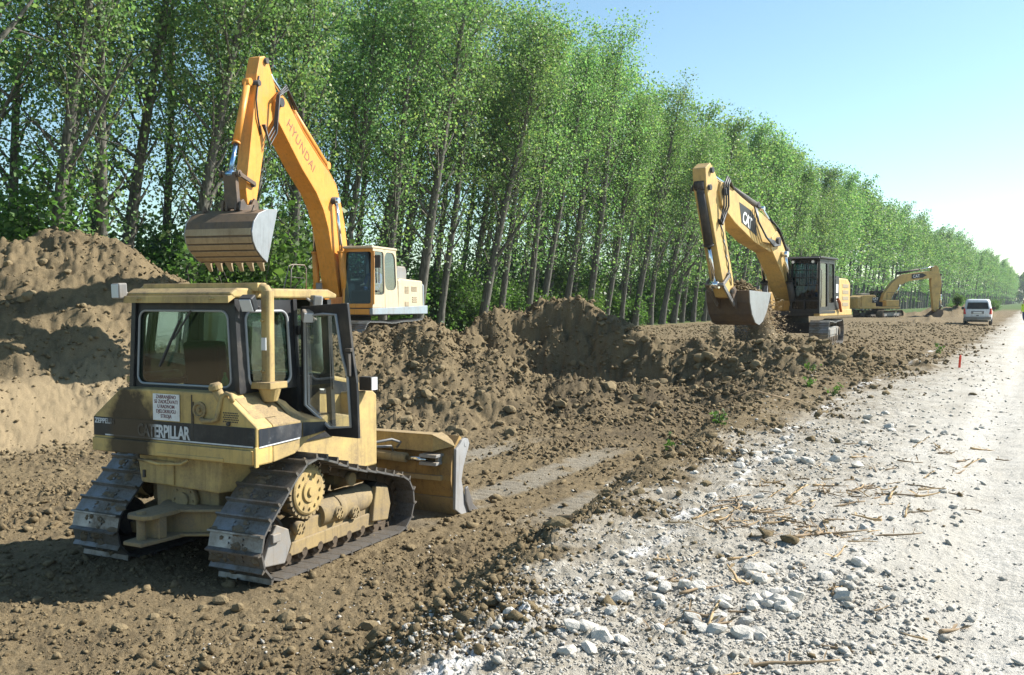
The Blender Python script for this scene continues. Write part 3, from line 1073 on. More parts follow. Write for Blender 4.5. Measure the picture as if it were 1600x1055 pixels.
M['blade'] = paint('blade_rust_and_shade', (.46, .29, .09), dirt=.7, dcol=(.15, .095, .05), wear=.6, wcol=(.22, .16, .11), rough=.6)  # rust and dirt, with the blade back's shade darkened into the colour
M['endplate'] = paint('worn_end_plate', (.33, .33, .33), dirt=.45, dcol=(.20, .17, .13), wear=.4, wcol=(.45, .45, .45), rough=.6)
def make_dozer():
    t = thing('bulldozer', 'yellow crawler bulldozer with a black cab and its right door open, seen from behind', 'bulldozer',
              (-2.998, 10.616, -1.075), math.atan2(.89872, .43853))
    D = M['dozer']; K = M['black']
    # ---- tracks
    circ = [(-1.0, .39, .39), (1.07, .39, .39), (-.48, .83, .425)]
    for y in (-.975, .975):
        make_track(t, y, circ, 36, .68, (.42,), .048, .035, .085, M['chain'])
        o = 1 if y > 0 else -1
        # roller frame
        f = MB()
        f.prism([(-.95, .27), (.92, .27), (.98, .36), (.98, .50), (.55, .56), (-.35, .52), (-.75, .44), (-.98, .40)], y - .16, y + .16)
        fr = f.build('roller_frame', M['dozer_low'], t, .012)
        g = MB(); g.prism([(-.80, .20), (.80, .20), (.86, .30), (.80, .36), (-.72, .34)], y + o * .165, y + o * .20)
        g.build('roller_guard', M['dozer_low'], fr, .012)
        g = MB()
        g.cyl((-.20, y + o * .06, .50), (.74, y + o * .06, .53), .155, n=24)
        g.cyl((.10, y + o * .06, .505), (.20, y + o * .06, .51), .17, n=24)
        g.build('recoil_housing', M['dozer_low'], fr, .008)
        for x, z in ((-.62, .47), (.04, .50), (.34, .44)):
            g = MB()
            g.cyl((x, y + o * .14, z), (x, y + o * .24, z), .07, n=12)
            for q in range(6):
                a = q * 1.047
                g.cyl((x + .045 * math.cos(a), y + o * .24, z + .045 * math.sin(a)), (x + .045 * math.cos(a), y + o * .255, z + .045 * math.sin(a)), .012, n=6)
            g.build('bolted_cap', M['dozer_low'], fr)
        g = MB(); g.prism([(.66, .26), (.98, .22), (1.04, .40), (.98, .62), (.74, .66), (.70, .50)], y + o * .17, y + o * .24)
        g.build('front_yoke', M['dozer_low'], fr, .015)
        g = MB(); g.prism([(-1.20, .20), (-.86, .16), (-.76, .34), (-.80, .50), (-.98, .58), (-1.08, .46)], y + o * .17, y + o * .22)
        g.box((-1.02, y + o * .23, .46), (.12, .05, .09))
        g.build('rear_yoke', M['greypaint'], fr, .012)
        for x in np.linspace(-.78, .78, 7):
            r_ = MB()
            r_.lathe([(-.17, .03), (-.17, .085), (-.10, .095), (-.10, .07), (.10, .07), (.10, .095), (.17, .085), (.17, .05), (.20, .045), (.20, .001)], (x, y, .20), (0, o, 0), 16)
            r_.build('roller', M['chain'], t)
        for cx, cz, rr in ((-1.0, .39, .29), (1.07, .39, .29)):
            r_ = MB()
            r_.lathe([(-.12, .001), (-.12, .12), (-.06, .14), (-.06, rr - .05), (-.09, rr - .03), (-.09, rr), (.09, rr), (.09, rr - .03), (.06, rr - .05), (.06, .14), (.13, .12), (.13, .001)], (cx, y, cz), (0, o, 0), 28)
            r_.build('idler', M['dark'], t)
        # sprocket with teeth
        sp = MB()
        poly = []
        for k in range(27):
            for da, r_ in ((-.05, .262), (-.026, .292), (.026, .292), (.05, .262)):
                a = 2 * math.pi * k / 27 + da * 2.1
                poly.append((-.48 + r_ * math.cos(a), .83 + r_ * math.sin(a)))
        sp.prism(poly, y + o * .14, y + o * .21)
        s_ = sp.build('sprocket', M['dozer_low'], t)
        h = MB()
        h.lathe([(.0, .25), (.225, .245), (.235, .225), (.232, .12), (.25, .11), (.25, .05), (.27, .045), (.27, .001)], (-.48, y, .83), (0, o, 0), 32)
        for q in range(12):
            a = q * math.pi / 6
            c_ = Vector((-.48 + .18 * math.cos(a), y + o * .23, .83 + .18 * math.sin(a)))
            h.cyl(c_, c_ + Vector((0, o * .02, 0)), .016, n=6)
        h.build('hub', D, s_)
        h = MB(); h.cyl((.38, y - .1, .80), (.38, y + o * .16, .80), .075, n=16); h.box((.38, y - o * .2, .78), (.12, .3, .1))
        h.build('carrier_roller', M['dozer_low'], t)
    # ---- main frame, belly, final drives
    f = MB()
    f.prism([(-.98, .48), (1.35, .42), (1.45, .95), (.2, 1.22), (-1.0, 1.22)], -.44, .44)
    f.box((-.5, 0, .83), (.5, 1.5, .42))
    f.cyl((-.48, -.80, .83), (-.48, .80, .83), .22, n=24)
    f.build('main_frame', M['dozer_low'], t, .015)
    f = MB(); f.cyl((-1.0, -.02, .74), (-1.06, -.02, .74), .17, n=24); f.cyl((-1.05, -.02, .74), (-1.09, -.02, .74), .08, n=16)
    for q in range(8):
        a = q * math.pi / 4
        f.cyl((-1.05, -.02 + .13 * math.cos(a), .74 + .13 * math.sin(a)), (-1.075, -.02 + .13 * math.cos(a), .74 + .13 * math.sin(a)), .014, n=6)
    f.build('rear_cover', M['dozer_low'], t)
    # rear box under the tank
    f = MB(); f.loft([[(-1.14, .56, 1.21), (-1.14, -.64, 1.21), (-1.14, -.58, .87), (-1.14, .50, .90)], [(-.6, .60, 1.22), (-.6, -.80, 1.22), (-.6, -.72, .84), (-.6, .52, .86)]])
    f.build('battery_box', D, t, .02)
    f = MB(); f.box((-1.152, .22, 1.03), (.02, .42, .25)); f.build('box_door', D, t, .012)
    f = MB(); f.box((-1.17, .42, 1.0), (.02, .03, .08)); f.build('latch', M['dark'], t)
    # towing hitch
    f = MB()
    f.prism([(-1.68, -.11), (-1.62, -.17), (-1.20, -.18), (-1.05, -.30), (-.95, -.30), (-.95, .30), (-1.05, .28), (-1.20, .18), (-1.62, .16), (-1.68, .10)], .655, .70, axis='z')
    f.prism([(-1.72, -.13), (-1.1, -.2), (-1.1, .2), (-1.72, .12)], .40, .44, axis='z')
    f.box((-1.46, 0, .55), (.10, .30, .22))
    f.beam((-1.22, .10, .54), (-1.02, -.62, .58), .10, .24)
    f.beam((-1.24, .10, .665), (-1.04, -.62, .70), .20, .03)
    f.beam((-1.24, .10, .415), (-1.04, -.62, .455), .20, .03)
    f.cyl((-1.60, 0, .38), (-1.60, 0, .73), .045, n=12)
    f.build('drawbar', M['dozer_low'], t, .008)
    # ---- rear tank and fenders
    f = MB()
    f.prism([(-1.14, 1.20), (1.14, 1.20), (1.14, 1.58), (.72, 1.90), (-.72, 1.90), (-1.14, 1.58)], -1.20, -.96, axis='x')
    f.build('fuel_tank', M['dozer_rear'], t, .018)
    f = MB(); f.box((-1.215, 0, 1.285), (.05, 2.22, .14)); f.box((-1.235, -.3, 1.24), (.03, .9, .035))
    f.tube([(-1.22, .45, 1.22), (-1.26, .40, 1.17), (-1.27, .1, 1.14), (-1.26, -.20, 1.16), (-1.22, -.26, 1.20)], .018, 8)
    f.box((-1.215, -1.15, 1.29), (.05, .02, .20))
    f.build('rear_bumper', M['dozer_rear'], t, .008)
    f = MB(); f.box((-1.204, 0, 1.475), (.012, 2.24, .20)); f.build('rear_stripe', M['stripe_rear'], t)
    f = MB(); f.box((-1.206, -.08, 1.388), (.012, 2.05, .014)); f.build('pinstripe', M['ink_rear'], t)
    put_text('CATERPILLAR', .185, M['ink_rear'], t, (-1.213, .46, 1.408), (0, -1, 0), (0, 0, 1), fit=.74, bold=.005, spacing=.92)
    put_text('ZEPPELIN', .075, M['ink_rear'], t, (-1.213, 1.10, 1.51), (0, -1, 0), (0, 0, 1), squeeze=.95, bold=.002)
    for o in (-1, 1):
        def sec(x, zb_i, zb, zt, zi, yo):
            return [(x, o * .70, zb_i), (x, o * yo, zb), (x, o * yo, zt), (x, o * .70, zi)]
        f = MB()
        f.loft([sec(-.955, 1.25, 1.20, 1.58, 1.90, 1.135), sec(-.62, 1.28, 1.24, 1.58, 1.88, 1.135), sec(-.40, 1.36, 1.36, 1.57, 1.80, 1.135), sec(-.08, 1.42, 1.40, 1.53, 1.62, 1.12)])
        f.build('fender', D, t, .012)
        f = MB()
        f.add([(-1.17, o * 1.147, 1.385), (-.52, o * 1.147, 1.40), (-.52, o * 1.147, 1.555), (-1.17, o * 1.147, 1.565)], [(0, 1, 2, 3)])
        f.add([(-.50, o * 1.147, 1.40), (-.10, o * 1.135, 1.42), (-.10, o * 1.135, 1.515), (-.50, o * 1.147, 1.553)], [(0, 1, 2, 3)])
        f.build('side_stripe', M['stripe'], t)
        f = MB(); f.add([(-1.17, o * 1.1475, 1.375), (-.55, o * 1.1475, 1.392), (-.55, o * 1.1475, 1.404), (-1.17, o * 1.1475, 1.389)], [(0, 1, 2, 3)])
        f.build('pinstripe', M['inkgrey'], t)
        # hatches on the fender tops
        for (xa, xb) in ((-1.12, -.80), (-.62, -.36)):
            f = MB()
            za = lambda x, q: (1.90 - .32 * q) - (0 if x < -.6 else (x + .6) * .42)
            f.add([(xa, o * .80, za(xa, .19) + .006), (xb, o * .80, za(xb, .19) + .006), (xb, o * 1.05, za(xb, .80) + .006), (xa, o * 1.05, za(xa, .80) + .006)], [(0, 1, 2, 3)])
            f.build('hatch', D, t)
    # sign on the tank
    f = MB(); f.box((-1.213, .045, 1.725), (.006, .37, .275)); f.build('sign_plate', M['plate'], t)
    for k, s_ in enumerate(('ZABRANJENO', 'SE ZADR\u017dAVATI', 'U RADNOM', 'DJELOKRUGU', 'STROJA')):
        put_text(s_, .052, M['inkmaroon'], t, (-1.2175, .045, 1.815 - k * .050), (0, -1, 0), (0, 0, 1), align='CENTER', squeeze=.86, bold=.0008, extrude=.0006)
    f = MB(); f.lathe([(0, .085), (.02, .085), (.025, .065), (.03, .06), (.012, .05), (.012, .02), (.035, .02), (.035, .001)], (-1.20, -.41, 1.72), (-1, 0, 0), 24)
    f.build('filler_cap', D, t)
    f = MB()
    f.tube([(-1.12, -.68, 1.70), (-1.16, -.65, 1.84), (-1.19, -.615, 1.95)], .05, 12)
    f.lathe([(0, .05), (.01, .068), (.05, .068), (.075, .045), (.075, .001)], (-1.19, -.617, 1.93), (-.2, .15, 1), 16)
    f.build('filler_neck', D, t)
    f = MB(); f.tube([(-1.22, -.44, 1.63), (-1.25, -.50, 1.615), (-1.25, -.62, 1.625), (-1.24, -.66, 1.64), (-1.22, -.665, 1.72), (-1.20, -.70, 1.86), (-1.19, -.75, 1.90), (-1.19, -.81, 1.885), (-1.19, -.83, 1.82)], .025, 10)
    f.build('grab_handle', D, t)
    f = MB()
    for k in range(5):
        for j in range(9):
            f.box((-1.2015, -.72 - j * .022 - (k % 2) * .011, 1.62 + k * .022), (.004, .013, .013))
    f.build('vent_grille', M['dark'], t)
    f = MB(); f.cyl((-1.2, -.79, 1.60), (-1.225, -.79, 1.60), .02, n=12); f.build('knob', M['dark'], t)
    f = MB(); f.box((-1.208, -.30, 1.66), (.006, .008, .42)); f.box((-1.208, -.32, 1.60), (.008, .008, .40)); f.build('panel_seam', M['dark'], t)
    # ---- cab
    zb, zt, wb, wt = 1.88, 2.84, .77, .705
    fm, gk = MB(), MB()
    pn = MB(); panel(fm, pn, gk, [(-1.0, wb, zb), (-1.0, -wb, zb), (-1.0, -wt, zt), (-1.0, wt, zt)], (.055, .92, .06, .875), .09, .04)
    pn.build('rear_window', M['glass'], t)
    pn = MB(); panel(fm, pn, gk, [(-.96, -wb, zb), (-.10, -wb, zb), (-.10, -wt, zt), (-.96, -wt, zt)], (.10, .86, .06, .87), .10, .04, gr=.016)
    pn.build('side_window', M['glass'], t)
    pn = MB(); panel(fm, pn, gk, [(-.10, wb, zb), (-.96, wb, zb), (-.96, wt, zt), (-.10, wt, zt)], (.14, .90, .06, .87), .10, .04)
    pn.build('side_window', M['glass'], t)
    pn = MB(); panel(fm, pn, gk, [(.55, wb, 1.36), (-.10, wb, 1.36), (-.10, wt, zt), (.55, wt, zt)], (.12, .88, .12, .92), .08, .04)
    pn.build('side_window', M['glass'], t)
    pn = MB(); panel(fm, pn, gk, [(.56, -wb, 1.80), (.56, wb, 1.80), (.56, wt, zt), (.56, -wt, zt)], (.08, .92, .16, .90), .08, .04)
    pn.build('windscreen', M['glass'], t)
    fm.beam((.53, -.74, 1.36), (.53, -.68, 2.84), .07, .07); fm.beam((-.10, -.75, 1.5), (-.10, -.69, 2.84), .06, .08)
    fm.beam((-1.0, -.75, 1.88), (-1.0, -.69, 2.84), .06, .06); fm.beam((-1.0, .75, 1.88), (-1.0, .69, 2.84), .06, .06)
    fm.box((-.2, 0, 1.33), (1.5, 1.42, .06))
    fm.box((.15, -.72, 1.30), (.8, .06, .10))
    fm.build('cab_frame', K, t, .006)
    gk.build('window_gasket', M['seal'], t)
    f = MB(); f.beam((-1.03, -.13, 2.72), (-1.03, .12, 2.42), .012, .018); f.beam((-1.035, .02, 2.62), (-1.035, .32, 2.13), .02, .02); f.beam((-1.03, .0, 2.66), (-1.03, .28, 2.16), .008, .008)
    f.build('wiper', M['dark'], t)
    # roof
    f = MB(); f.prism([(-1.06, 2.855), (-1.10, 2.90), (-1.0, 2.955), (.50, 2.955), (.66, 2.90), (.64, 2.85)], -.735, .735)
    f.build('roof', D, t, .02)
    f = MB(); f.prism([(-1.13, 2.80), (-1.02, 2.86), (-1.02, 2.885), (-1.13, 2.875)], -.73, .735); f.build('rear_visor', D, t, .006)
    f = MB()
    for y in (-.5, .52): f.cyl((-1.13, y, 2.845), (-1.15, y, 2.845), .012, n=6); f.beam((-1.14, y + .02, 2.845), (-1.14, y - .05, 2.845), .01, .012)
    f.build('visor_clip', D, t)
    # roll-over frame
    f = MB(); f.box((-.72, 0, 2.965), (.14, 1.62, .09))
    for o in (-1, 1):
        f.tube([(-.72, o * .78, 2.955), (-.72, o * .855, 2.94), (-.72, o * .88, 2.88)], .058, 12)
        f.loft([[(-.72 + sx * .058, o * .88 + sy * .055, z) for sx, sy in ((-1, -.6), (-.6, -1), (.6, -1), (1, -.6), (1, .6), (.6, 1), (-.6, 1), (-1, .6))] for z in (1.98, 2.93)])
        f.box((-.72, o * .89, 1.955), (.27, .26, .07))
        f.lathe([(0, .12), (.14, .075), (.14, .001)], (-.72, o * .90, 1.925), (0, 0, -1), 16)
    f.build('rollover_frame', D, t, .008)
    f = MB(); f.box((-.782, -.88, 2.38), (.012, .06, .13)); f.build('sticker', M['white'], t)
    f = MB()
    for z in (2.10, 2.62): f.cyl((-.77, -.87, z), (-.81, -.87, z), .014, n=8)
    f.build('bolt', D, t)
    # work lamps
    def lamp(c, d, s_=.085, house=K):
        d = Vector(d).normalized(); q = d.to_track_quat('X', 'Z').to_matrix()
        b = MB(); b.box(c, (.10, s_ * 2, s_ * 2.1), q); b.beam(Vector(c) - d * .03, Vector(c) + Vector((.16, 0, -.05)) * (1 if d.x < 0 else -1), .03, .03)
        h_ = b.build('work_lamp', house, t, .02)
        l = MB(); l.box(Vector(c) + d * .051, (.012, s_ * 1.7, s_ * 1.8), q); l.build('lens', M['lamp'], h_, .004)
    lamp((-1.12, .80, 2.93), (-1, .25, -.05), .08, M['greypaint'])
    lamp((-.98, -.86, 2.80), (-1, -.2, -.55), .075)
    lamp((.10, -.86, 2.80), (.8, -.6, -.1), .08, M['greypaint'])
    lamp((-.10, -.90, 2.66), (-.6, -.8, -.5), .06, M['greypaint'])
    # ---- the open right-hand door
    hx, hy, w_, an = -.08, -.79, .78, R(93)
    dv = Vector((math.cos(an), -math.sin(an), 0)); nv = Vector((-math.sin(an), -math.cos(an), 0))
    def dp(s_, z, off=0): return Vector((hx, hy, 0)) + dv * (s_ * w_) + Vector((0, 0, z)) + nv * off
    outer = [(0, 2.76), (.45, 2.785), (.83, 2.80), (.91, 2.3), (.985, 1.95), (1.01, 1.36), (.52, 1.36), (0, 1.62)]
    inner = [(.08, 2.66), (.42, 2.68), (.64, 2.675), (.73, 2.28), (.84, 2.02), (.89, 1.48), (.52, 1.45), (.08, 1.68)]
    f = MB(); n = 8
    pts = [dp(*p, .0) for p in outer] + [dp(*p, .0) for p in inner] + [dp(*p, -.04) for p in outer] + [dp(*p, -.04) for p in inner]
    fs = []
    for i in range(n):
        j = (i + 1) % n
        fs += [(i, j, n + j, n + i), (2 * n + i, 3 * n + i, 3 * n + j, 2 * n + j), (n + i, n + j, 3 * n + j, 3 * n + i), (i, 2 * n + i, 2 * n + j, j)]
    f.add(pts, fs)
    for z in (2.5, 2.05): f.cyl(dp(-.03, z - .05), dp(-.03, z + .05), .022, n=8)
    dr = f.build('door', K, t, .006)
    f = MB(); f.add([dp(*p, -.02) for p in inner], [tuple(range(8))]); f.build('door_window', M['clearglass'], dr)
    f = MB(); f.tube([dp(*p, .008) for p in inner], .016, 8, closed=True); f.build('door_seal', M['seal'], dr)
    f = MB(); f.beam(dp(.88, 2.27, .03), dp(.90, 2.02, .03), .035, .05, up=nv); f.beam(dp(.83, 2.30, .02), dp(.93, 2.30, .02), .05, .04)
    f.build('door_handle', M['dark'], dr, .008)
    # ---- cab inside
    f = MB(); f.box((-.45, 0, 1.72), (.5, .55, .14)); f.prism([(-.72, 1.75), (-.58, 1.75), (-.64, 2.40), (-.80, 2.38)], -.25, .25); f.box((-.30, .38, 1.78), (.6, .14, .35)); f.box((-.30, -.38, 1.78), (.45, .12, .30))
    f.build('seat', M['seat'], t, .04)
    f = MB(); f.box((.36, 0, 1.72), (.28, 1.2, .5)); f.beam((.18, .2, 1.6), (.05, .22, 2.0), .03, .03); f.beam((.1, -.3, 1.8), (.02, -.3, 2.1), .025, .025)
    f.build('dashboard', M['seat'], t, .02)
    # ---- hood, side panels, radiator
    f = MB(); f.prism([(.57, 1.10), (1.52, .95), (1.52, 1.80), (1.30, 1.85), (.57, 2.0)], -.44, .44); f.build('hood', D, t, .03)
    for o in (-1, 1):
        f = MB(); f.prism([(.585, 1.73), (1.28, 1.66), (1.28, 1.80), (.585, 1.93)], o * .442, o * .447); f.build('hood_stripe', M['stripe'], t)
        f = MB(); f.prism([(-.10, .95), (1.08, .80), (1.08, 1.42), (.55, 1.52), (-.10, 1.44)], o * .50, o * .735); f.build('side_panel', D, t, .02)
        f = MB(); f.prism([(1.08, .74), (1.60, .74), (1.60, 1.64), (1.50, 1.70), (1.10, 1.70)], o * .43, o * .64); f.build('radiator_guard', D, t, .02)
        f = MB(); f.box((1.32, o * .70, 1.80), (.13, .18, .17)); h_ = f.build('head_lamp', K, t, .01)
        f = MB(); f.box((1.39, o * .70, 1.80), (.012, .15, .14)); f.box((1.32, o * .795, 1.80), (.12, .012, .155)); f.build('lens', M['lamp'], h_)
    put_text('CAT', .15, M['white'], t, (.66, -.4485, 1.77), (1, 0, -.12), (.12, 0, 1), bold=.006, squeeze=.9, spacing=.9)
    f = MB(); f.cyl((.98, -.20, 1.88), (.98, -.20, 2.62), .055, n=16); f.cyl((.98, -.20, 1.95), (.98, -.20, 2.30), .085, n=16)
    f.build('exhaust_stack', M['greypaint'], t)
    # ---- blade
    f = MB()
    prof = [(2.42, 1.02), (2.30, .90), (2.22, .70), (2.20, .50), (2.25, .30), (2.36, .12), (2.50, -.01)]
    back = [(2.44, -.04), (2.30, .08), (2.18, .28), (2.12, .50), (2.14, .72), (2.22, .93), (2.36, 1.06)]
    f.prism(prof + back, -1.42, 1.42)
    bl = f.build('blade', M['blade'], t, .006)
    f = MB(); f.prism([(2.10, .86), (2.28, .86), (2.40, 1.02), (2.34, 1.08), (2.10, 1.09)], -1.16, 1.16); f.add([(2.10, -1.16, 1.09), (2.34, -1.16, 1.09), (2.36, -1.42, .96), (2.22, -1.42, .94), (2.10, -1.16, .86), (2.3, -1.16, .86)], [(0, 1, 2, 3), (0, 3, 4)])
    f.build('top_beam', M['dozer'], bl, .012)
    f = MB(); f.prism([(2.06, .50), (2.2, .50), (2.2, .56), (2.06, .56)], -1.3, 1.3); f.prism([(2.30, -.05), (2.34, -.05), (2.20, .28), (2.16, .27)], -1.42, 1.42); f.build('blade_rib', M['dozer_low'], bl)
    for o in (-1, 1):
        pl = [(2.17, .12), (2.20, .90), (2.30, .95), (2.36, 1.0), (2.44, 1.02), (2.52, 1.0), (2.56, .93), (2.52, .86), (2.40, .66), (2.34, .48), (2.40, .30), (2.52, .14), (2.60, .02), (2.40, -.02)]
        f = MB(); f.prism(pl, o * 1.42, o * 1.46); f.cyl((2.45, o * 1.415, .94), (2.45, o * 1.465, .94), .045, n=16)
        f.build('end_plate', M['endplate'], bl, .008)
        f = MB(); f.prism([(2.40, .36), (2.46, .38), (2.60, .12), (2.84, -.06), (2.56, -.06), (2.42, .18)], o * 1.462, o * 1.49); f.build('end_bit', M['steel'], bl, .006)
    f = MB(); f.prism([(2.48, .06), (2.52, .05), (2.66, -.08), (2.60, -.08)], -1.4, 1.4); f.build('cutting_edge', M['steel'], bl)
    f = MB(); f.cyl((2.04, .25, .80), (2.04, -.80, .77), .065, n=16); f.build('tilt_cylinder', M['dozer_low'], bl)
    f = MB(); f.cyl((2.04, -.80, .77), (2.06, -1.10, .76), .032, n=12); f.build('cylinder_rod', M['chrome'], bl)
    f = MB(); f.prism([(1.98, .70), (2.2, .70), (2.2, .74), (2.0, .74)], -1.28, -1.02); f.prism([(1.98, .80), (2.2, .80), (2.2, .84), (2.0, .84)], -1.28, -1.02); f.box((2.14, -1.24, .77), (.14, .05, .12))
    f.build('clevis', M['greypaint'], bl, .008)
    f = MB(); f.tube([(1.55, -.45, .95), (1.7, -.55, 1.0), (1.9, -.66, 1.02), (2.02, -.72, .97), (2.03, -.66, .90)], .018, 8); f.tube([(1.55, -.40, .92), (1.75, -.52, .93), (1.95, -.62, .92), (2.02, -.60, .86)], .018, 8)
    build_split(f, 'hydraulic_hose', M['hoselit'], bl)
    for o in (-1, 1):
        f = MB(); f.beam((.2, o * .50, .42), (1.75, o * .54, .42), .12, .2); f.beam((1.7, o * .54, .42), (2.15, 0 + o * .30, .42), .12, .2)
        f.cyl((1.35, o * .36, 1.35), (1.95, o * .34, .62), .055, n=14)
        f.build('push_arm', M['dozer_low'], t, .015)
    return t
dozer = make_dozer()
# green bottle on the sill inside the rear window
f = MB(); f.lathe([(0, .001), (0, .035), (.12, .035), (.16, .014), (.20, .014), (.20, .001)], (0, 0, 0), (0, 0, 1), 14)
b_ = f.build('bottle', plain('green_plastic', (.05, .28, .12), .25), None)
Mx = Matrix.Translation(dozer.location) @ Matrix.Rotation(dozer.rotation_euler.z, 4, 'Z')
b_.location = Mx @ Vector((-.92, -.48, 1.885))
tag(b_, 'green plastic bottle standing behind the rear window of the bulldozer cab', 'bottle')
# ------------------------------------------------------------------ people
def grow(joints, edges, radii, name, mats, assign, smooth=2):
    """one continuous body: skin over a joint skeleton; assign(co) -> material index"""
    me = bpy.data.meshes.new(name)
    me.from_pydata([tuple(j) for j in joints], edges, [])
    o = bpy.data.objects.new(name, me)
    COL.objects.link(o)
    sk = o.modifiers.new('skin', 'SKIN')
    for i, r in enumerate(radii):
        me.skin_vertices[0].data[i].radius = (r, r) if not hasattr(r, '__len__') else r
    me.skin_vertices[0].data[0].use_root = True
    sk.use_smooth_shade = True
    sub = o.modifiers.new('sub', 'SUBSURF')
    sub.levels = sub.render_levels = smooth
    dg = bpy.context.evaluated_depsgraph_get()
    m2 = bpy.data.meshes.new_from_object(o.evaluated_get(dg))
    bpy.data.objects.remove(o)
    m2.materials.clear()
    for m in mats:
        m2.materials.append(m)
    for p in m2.polygons:
        p.material_index = assign(p.center)
        p.use_smooth = True
    return m2
M['skin'] = plain('skin', (.48, .30, .21), .55)
M['hair'] = plain('dark_hair', (.03, .022, .016), .7)
M['blueshirt'] = plain('blue_shirt', (.10, .17, .42), .8)
M['trouser'] = plain('navy_trousers', (.03, .045, .12), .8)
M['hivis'] = plain('yellow_green_vest', (.50, .72, .06), .7)
M['boot'] = plain('dark_boots', (.03, .028, .025), .7)

def head_parts(parent, c, face, hair=M['hair']):
    face = Vector(face).normalized()
    q = face.to_track_quat('X', 'Z').to_matrix()
    mb = MB()
    rings = []
    for k in range(9):
        a = math.pi * (k / 8)
        z = .118 * math.cos(a); r = math.sin(a)
        rings.append([Vector(c) + q @ Vector((.098 * r * math.cos(b) + .008, .078 * r * math.sin(b), z)) for b in np.linspace(0, 2 * np.pi, 12, endpoint=False)])
    mb.loft(rings, True, False)
    mb.loft([[Vector(c) + q @ Vector((.09 + .03 * t_, sy * (1 - .5 * t_), sz)) for sy, sz in ((-.016, -.03), (.016, -.03), (.008, .02), (-.008, .02))] for t_ in (0, 1)])
    for s_ in (-1, 1):
        mb.box(Vector(c) + q @ Vector((-.005, s_ * .082, -.005)), (.035, .016, .055), q)
    h = mb.build('head', M['skin'], parent)
    mb = MB()
    rings = []
    for k in range(6):
        a = math.pi * .62 * (k / 5)
        rings.append([Vector(c) + q @ Vector((.106 * math.sin(a) * math.cos(b) - .012, .086 * math.sin(a) * math.sin(b), .126 * math.cos(a) + .004 + (.05 * math.sin(a) if math.cos(b) > .3 else 0))) for b in np.linspace(0, 2 * np.pi, 12, endpoint=False)])
    mb.loft(rings, True, True)
    mb.build('hair', hair, parent)
    mb = MB()
    for s_ in (-1, 1):
        mb.box(Vector(c) + q @ Vector((.098, s_ * .032, .012)), (.012, .022, .010), q)
    mb.box(Vector(c) + q @ Vector((.097, 0, -.055)), (.012, .045, .008), q)
    mb.build('eyes_and_mouth', M['hair'], parent)

def hand(parent, w, d, up):
    """five bent fingers on a palm at wrist w, pointing along d"""
    d = Vector(d).normalized(); up = Vector(up).normalized(); s = d.cross(up).normalized(); up = s.cross(d)
    mb = MB(); w = Vector(w)
    mb.beam(w, w + d * .09, .075, .03, .085, .028, up=up)
    for k, l in enumerate((.072, .082, .076, .058)):
        b = w + d * .088 + s * (-.032 + k * .0215)
        mb.tube([b, b + d * l * .45 - up * .006, b + d * l * .72 - up * .022, b + d * l * .85 - up * .042], .0095, 6, r1=.007)
    b = w + d * .03 - s * .036
    mb.tube([b, b + d * .035 - s * .025 - up * .005, b + d * .065 - s * .03 - up * .02], .011, 6, r1=.008)
    return mb.build('hand', M['skin'], parent)

def seated_operator(label, loc, rz, shirt):
    t = thing('person', label, 'person', loc, rz)
    # local: x forwards, seat surface at z = 0
    J = [(0, 0, .10), (-.02, 0, .32), (-.01, 0, .50), (0, 0, .60),
         (.02, .19, .50), (.14, .25, .26), (.36, .20, .22), (.02, -.19, .50), (.14, -.25, .26), (.36, -.20, .22),
         (.02, .10, .08), (.44, .13, .10), (.50, .13, -.34), (.60, .13, -.40), (.02, -.10, .08), (.44, -.13, .10), (.50, -.13, -.34), (.60, -.13, -.40)]
    E_ = [(0, 1), (1, 2), (2, 3), (2, 4), (4, 5), (5, 6), (2, 7), (7, 8), (8, 9), (0, 10), (10, 11), (11, 12), (12, 13), (0, 14), (14, 15), (15, 16), (16, 17)]
    rad = [(.15, .12), (.15, .11), (.13, .10), .055, .065, .05, .036, .065, .05, .036, .09, .07, .05, .04, .09, .07, .05, .04]
    def asg(c):
        if c.z > .56 and abs(c.y) < .1: return 2
        if c.x > .28 and c.z > .15: return 2
        if c.z < -.30: return 3
        return 1 if (c.z < .14) else 0
    inst('body', grow(J, E_, rad, 'body', [shirt, M['trouser'], M['skin'], M['boot']], asg), t)
    head_parts(t, (.03, 0, .735), (1, 0, -.12))
    hand(t, (.36, .20, .22), (1, -.05, -.1), (0, 0, 1)); hand(t, (.36, -.20, .22), (1, .05, -.1), (0, 0, 1))
    return t

# ------------------------------------------------------------------ excavators
def outline(mb, poly, y0, y1):
    mb.prism(poly, y0, y1)

